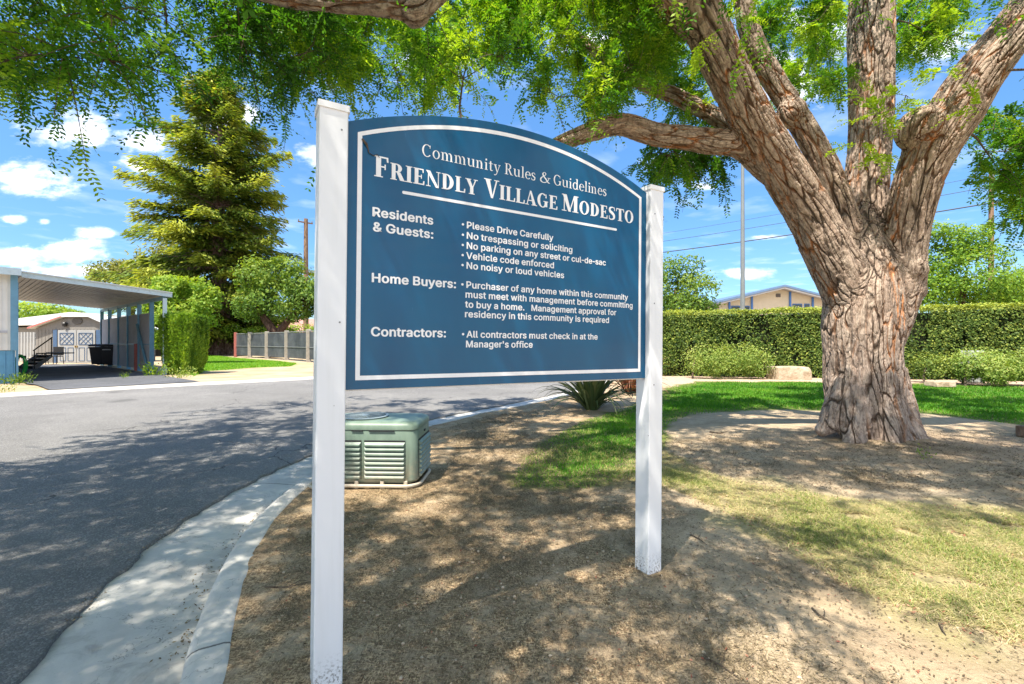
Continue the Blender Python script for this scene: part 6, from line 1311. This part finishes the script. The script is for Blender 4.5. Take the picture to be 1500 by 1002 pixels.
# bark coordinates: cross-limb offset plus compressed length along the limb, blended between limbs
acc = np.zeros((nv, 3)); ws = np.zeros(nv); arc0 = {'trunk': 0, 'A': 1.5, 'A2': 2.7, 'A1': 6.7, 'B': 4.3, 'B2': 4.4, 'C': 2.4, 'D': 1.7}
for nm, P, r in segs:
    if nm[0] == 'r': continue
    d = np.concatenate([[0], np.cumsum(np.linalg.norm(np.diff(P, axis=0), axis=1))])
    T = unit(np.gradient(P, axis=0)); U = np.zeros_like(P); u = np.cross([0,1,0], T[0]); u /= np.linalg.norm(u)
    for i in range(len(P)): u = u-T[i]*(u@T[i]); u /= np.linalg.norm(u); U[i] = u
    W_ = np.cross(T, U); best = np.full(nv, 1e9); bi = np.zeros(nv, int)
    for i in range(len(P)):
        q = np.linalg.norm(co-P[i], axis=1)-r[i]; m_ = q < best; best[m_] = q[m_]; bi[m_] = i
    rel = co-P[bi]; s = d[bi]+(rel*T[bi]).sum(1)
    pu = (rel*U[bi]).sum(1); pw = (rel*W_[bi]).sum(1); pl_ = np.hypot(pu, pw)+1e-6; kk_ = np.minimum(pl_, .5)/pl_
    vec = np.stack([pu*kk_, pw*kk_, (s+arc0[nm])*.17], 1)
    w_ = np.exp(-np.clip(best, 0, None)/.02)*np.exp(np.clip(-best, 0, .5)/.04); acc += vec*w_[:,None]; ws += w_
bk = acc/np.maximum(ws, 1e-9)[:,None]
at_ = me.attributes.new('bark', 'FLOAT_VECTOR', 'POINT'); at_.data.foreach_set('vector', bk.astype(np.float32).ravel())
me.materials.clear(); me.materials.append(M['bark'])
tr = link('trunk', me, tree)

# --- canopy: clusters of drooping twigs, placed by the ground they shade and by the view
S3 = np.array(SUN_DIR)
def shade_at(p): t = p[2]/S3[2]; return p[0]-S3[0]*t, p[1]-S3[1]*t
SHADE = [tuple(on(a, b, -.1)[:2]) for a, b in [(0,715),(110,668),(230,628),(350,602),(462,586),(600,572),(820,558)]] + [(5,17),(8,14.5),(14,12),(14,5.2),(7.2,4.9),(4.6,5.2),(2.4,5.0),(1.0,3.6),(.75,2.6),(.75,1.6),(.8,-1),(-6,-2),(-9,2),(-9,5)]
def px_of(p): return 750+667*p[0]/p[1], 500-667*(p[2]-CAM_Z)/p[1]
VIS = [ # (polygon in the photo, depth range, density weight, tint)
 ([(-60,-60),(330,-60),(320,10),(240,60),(250,120),(205,70),(170,150),(165,190),(120,185),(95,110),(60,140),(0,140),(-60,140)], (3.3,5.0), 17, .42),
 ([(300,-30),(480,-40),(470,100),(452,215),(430,230),(405,110),(370,110),(320,50)], (4.6,6.5), 24, .42),
 ([(440,-60),(960,-60),(1010,60),(1000,130),(900,160),(760,150),(640,125),(480,110),(440,60)], (5.5,9.0), 112, .62),
 ([(900,60),(1090,120),(1060,200),(960,180)], (7.2,9), 10, .6),
 ([(830,215),(1075,225),(1060,265),(1010,270),(980,305),(950,250)], (6.3,8.5), 8, .35),
 ([(1080,-40),(1250,-40),(1240,110),(1215,220),(1150,120)], (7.6,10.0), 20, .56),
 ([(1300,-40),(1440,-40),(1400,60),(1340,120),(1320,100)], (7.6,9.5), 15, .56),
 ([(1400,150),(1540,60),(1560,330),(1480,330),(1440,250),(1390,210)], (6.6,9), 15, .45),
]
clusters = []
def randin(poly):
    P = np.array(poly); a, b_ = P.min(0), P.max(0)
    while True:
        q = a+(b_-a)*rng.random(2)
        if inpoly(np.array([q[0]]), np.array([q[1]]), poly)[0]: return q
for poly, (y0, y1), n, tb in VIS:
    for _ in range(n):
        q = randin(poly); Y = y0+(y1-y0)*rng.random(); p = np.array(at(q[0], q[1]-18, Y)); clusters.append((p, tb, 1.0, .30))
# overhead canopy out of the frame: fills the shade on street and soil
cand = 0
while cand < 330:
    gxy = np.array([rng.uniform(-9, 12), rng.uniform(-1.5, 16.5)])
    if not inpoly(gxy[:1], gxy[1:], SHADE)[0]: continue
    h = rng.uniform(4.0, 8.5); t = h/S3[2]; p = np.array([gxy[0]+S3[0]*t, gxy[1]+S3[1]*t, h])
    if p[1] > .6:
        a, b_ = px_of(p)
        if b_ > -30 and -80 < a < 1580: continue
    clusters.append((p, .5, 1.75, .42)); cand += 1
FRONT = [(-2.6,1.4),(.4,1.4),(.7,2.6),(1.2,3.4),(1.6,4.6),(0,5.2),(-1.5,4.6),(-3.4,3.4)]
cand = 0
while cand < 34:
    gxy = randin(FRONT); h = rng.uniform(3.8, 6.2); t = h/S3[2]; p = np.array([gxy[0]+S3[0]*t, gxy[1]+S3[1]*t, h])
    if p[1] > .6:
        a, b_ = px_of(p)
        if b_ > -30 and -80 < a < 1580: continue
    clusters.append((p, .5, 1.6, .42)); cand += 1
for gx_, gy_ in ((1.55,3.15),(1.75,3.45),(1.45,2.9),(1.95,3.5),(1.2,2.7),(.9,2.5),(1.7,2.95),(.3,2.1),(.1,2.45)):
    h = rng.uniform(3.6, 5.0); t = h/S3[2]; clusters.append((np.array([gx_+S3[0]*t, gy_+S3[1]*t, h]), .5, 1.5, .3))  # extra unseen clusters added to break up the sign's cast shadow
TSH = [tuple(on(a, b, .02)[:2]) for a, b in [(985,640),(1010,610),(1130,602),(1210,600),(1370,606),(1500,618),(1700,640),(1700,730),(1500,738),(1300,728),(1230,690),(1150,700),(1060,668)]]
cand = 0
while cand < 85:
    gxy = randin(TSH); h = rng.uniform(4.0, 9.0); t = h/S3[2]; p = np.array([gxy[0]+S3[0]*t, gxy[1]+S3[1]*t, h])
    if p[1] > .6:
        a, b_ = px_of(p)
        if b_ > -30 and -80 < a < 1580: continue
    clusters.append((p, .5, 1.6, .42)); cand += 1
ROADS = [tuple(on(a, b, -.1)[:2]) for a, b in [(0,730),(110,680),(230,638),(350,610),(462,592),(600,578),(790,568),(700,590),(620,615),(470,690),(350,800),(250,950)]]+[(-2.6,1.0),(-7,1.0),(-8,3)]
cand = 0
while cand < 98:
    gxy = randin(ROADS); h = rng.uniform(4.0, 7.5); t = h/S3[2]; p = np.array([gxy[0]+S3[0]*t, gxy[1]+S3[1]*t, h])
    if p[1] > .6:
        a, b_ = px_of(p)
        if b_ > -30 and -80 < a < 1580: continue
    clusters.append((p, .5, 1.75, .42)); cand += 1
def keepc(c):
    p, tb, big, ln = c
    if big == 1.0: return True
    for q in ((5.3,6.4,.6),(5.3,6.4,1.6),(5.2,6.4,2.6),(4.4,6.2,3.6),(3.4,6.0,4.4),(6.2,6.2,3.6)):
        v = p-np.array(q); t = v@S3
        if t > 0 and np.linalg.norm(v-S3*t) < .75 and rng.random() < .7: return False
    return True
clusters = [c for c in clusters if keepc(c)]
# branches: connect clusters to the skeleton, nearest first
nodes = [p for p, r in skel]; nrad = [r for p, r in skel]
nodes_a = np.array(nodes); order = np.argsort([np.min(np.linalg.norm(nodes_a-c[0], axis=1)) for c in clusters])
br = MB(); nodes = list(nodes_a); nrad = list(nrad)
OP=[];OD=[];OT=[];OS=[];OL=[]
for ci in order:
    c, tb, big, ln = clusters[ci]; na = np.array(nodes); dv = c-na; dl = np.linalg.norm(dv, axis=1)
    cost = dl + np.where(na[:,2] > c[2]+.6, .5, 0) + np.where(np.array(nrad) < .006, .3, 0); j = int(np.argmin(cost)); a = na[j]; L_ = dl[j]; r0 = min(nrad[j]*.65, .008+.011*L_)
    mid = (a+c)/2 + np.array([0,0,.12*L_]) + rng.normal(size=3)*.08*L_
    k = max(3, int(L_/.35)); P = [(1-s)**2*a+2*s*(1-s)*mid+s*s*c + (rng.normal(size=3)*.02 if 0 < s < 1 else 0) for s in np.linspace(0, 1, k+1)]
    rr_ = np.linspace(r0, .005, k+1); br.tube([tuple(p-np.array(TB)) for p in P], list(rr_), 5, False)
    for p, q in list(zip(P, rr_))[1:]: nodes.append(p); nrad.append(q)
    # drooping shoots
    ctn = .15*rng.normal(); ns = 10 if big == 1.0 else 6; dirc = unit((c-a)[None])[0]
    for _ in range(ns):
        d = unit((dirc*.5 + rand_unit(1)[0]*.9 + np.array([0,0,.1]))[None])[0]; Ls = (.26+.36*rng.random())*(1 if big == 1 else 2.0); st = c if rng.random() < .6 else P[max(0, len(P)-2)]
        kk = 6; Q = [st + d*Ls*s + np.array([0,0,-.45*Ls*s*s]) for s in np.linspace(0, 1, kk)]
        qe = Q[-1]; hid = big > 1 and qe[1] > .05 and -100 < 750+667*qe[0]/qe[1] < 1600 and 500-667*(qe[2]-CAM_Z)/qe[1] > -60      # a bare shoot would dangle into view
        if not hid: br.tube([tuple(p-np.array(TB)) for p in Q], [.0055,.005,.0045,.004,.003,.002], 3, False)
        nl = int(rng.integers(9, 14)) if big > 1 else int(rng.integers(8, 12)); s = .12+.88*rng.random(nl); o = np.stack([np.interp(s, np.linspace(0,1,kk), [q[i] for q in Q]) for i in range(3)], 1)
        dd_ = unit(d[None]*.4 + rand_unit(nl)*.9 + np.array([0,0,-.40])); OP.append(o); OD.append(dd_); OS.append(np.full(nl, big)); OT.append(np.clip(tb+ctn+.10*rng.normal()+.12*rng.normal(size=nl), .0, 1)); OL.append((.15+.10*rng.random(nl))*(1 if big == 1 else 1.3))
# a few bright close leaf sprays in front of the trunk and limbs
for (px, py, Y, n, sp) in ((1290,165,6.2,46,.42),(1330,140,6.0,24,.3),(1262,205,6.3,20,.25),(1375,105,5.9,26,.3),(1300,225,6.3,12,.2),(1020,62,5.3,12,.16),(1440,160,5.7,14,.3),(1395,50,6.6,16,.3),(1075,35,6.6,16,.3)):
    c = np.array(at(px, py, Y)); a = c+np.array([.25,.35,.10]); br.tube([tuple(a-np.array(TB)), tuple((a+c)/2-np.array(TB)+np.array([0,0,.06])), tuple(c-np.array(TB))], [.009,.006,.003], 4, False)
    for _ in range(max(3, n//6)):
        d = unit((rand_unit(1)[0]*np.array([1,.5,.6])+np.array([0,0,-.1]))[None])[0]; br.tube([tuple(c-np.array(TB)), tuple(c+d*sp-np.array(TB))], [.003,.0015], 3, False)
        nl = 6; s = rng.random(nl); o = c+d*sp*s[:,None]; OP.append(o); OD.append(unit(d+rand_unit(nl)*.6)); OS.append(np.full(nl, 1.0)); OT.append(np.clip(.93+.06*rng.normal(size=nl), 0, 1)); OL.append(.17+.08*rng.random(nl))
O = np.concatenate(OP); D_ = np.concatenate(OD); T_ = np.concatenate(OT); SZ = np.concatenate(OS); LL = np.concatenate(OL); 
pyx = 750+667*O[:,0]/np.maximum(O[:,1], .05); pyy = 500-667*(O[:,2]-CAM_Z)/np.maximum(O[:,1], .05)
inv = (O[:,1] > .05) & (pyx > -150) & (pyx < 1650) & (pyy > -90); drop = inv & ((O[:,1] < 3.0) | ((SZ > 1.0) & (rng.random(len(O)) < .5))); SZ = np.where(inv, 1.0, SZ)
drop |= inv & (pyy > 190) & (pyx > 440) & (pyx < 960) & (O[:,1] < 4.5)
O, D_, T_, SZ, LL = [a[~drop] for a in (O, D_, T_, SZ, LL)]; m_ = len(O)
pr_ = 7; side = unit(np.cross(D_, np.array([0,0,1.0])+rand_unit(m_)*.5)); up_ = np.cross(side, D_)
f = (np.arange(pr_)+.7)/pr_; P = O[:,None,:]+D_[:,None,:]*(LL[:,None]*f)[:,:,None]+np.array([0,0,-1])*(LL[:,None]*.28*f**2)[:,:,None]
P2 = np.repeat(P[:,:,None,:], 2, 2); sg = np.array([-1., 1.])[None,None,:,None]
ll = (np.where(SZ == 1.0, .041*np.clip(O[:,1]/5.6, 1, 1.22), .030*SZ)*(.8+.4*rng.random(m_)))[:,None,None,None]*(1-.25*np.abs(f-.5))[None,:,None,None]
A = unit(side[:,None,None,:]*sg*.85 + D_[:,None,None,:]*.5 + rng.normal(size=(m_,pr_,2,3))*.18)
C = P2 + A*ll*.55; B = unit(np.cross(A, up_[:,None,None,:]+rng.normal(size=(m_,pr_,2,3))*.45))
L1 = np.broadcast_to(ll, C.shape[:3]+(1,)).reshape(-1); tt = np.repeat(T_, pr_*2)+rng.normal(size=m_*pr_*2)*.06
leaf_quads('crown', C.reshape(-1,3)-np.array(TB), A.reshape(-1,3), B.reshape(-1,3), L1*1.25, L1*.58, np.clip(tt, 0, 1), M['locust_leaf'], tree)
br.build('branch', M['twig'], tree, kind='stuff')
print('leaflets', m_*16, 'trunk verts', nv)
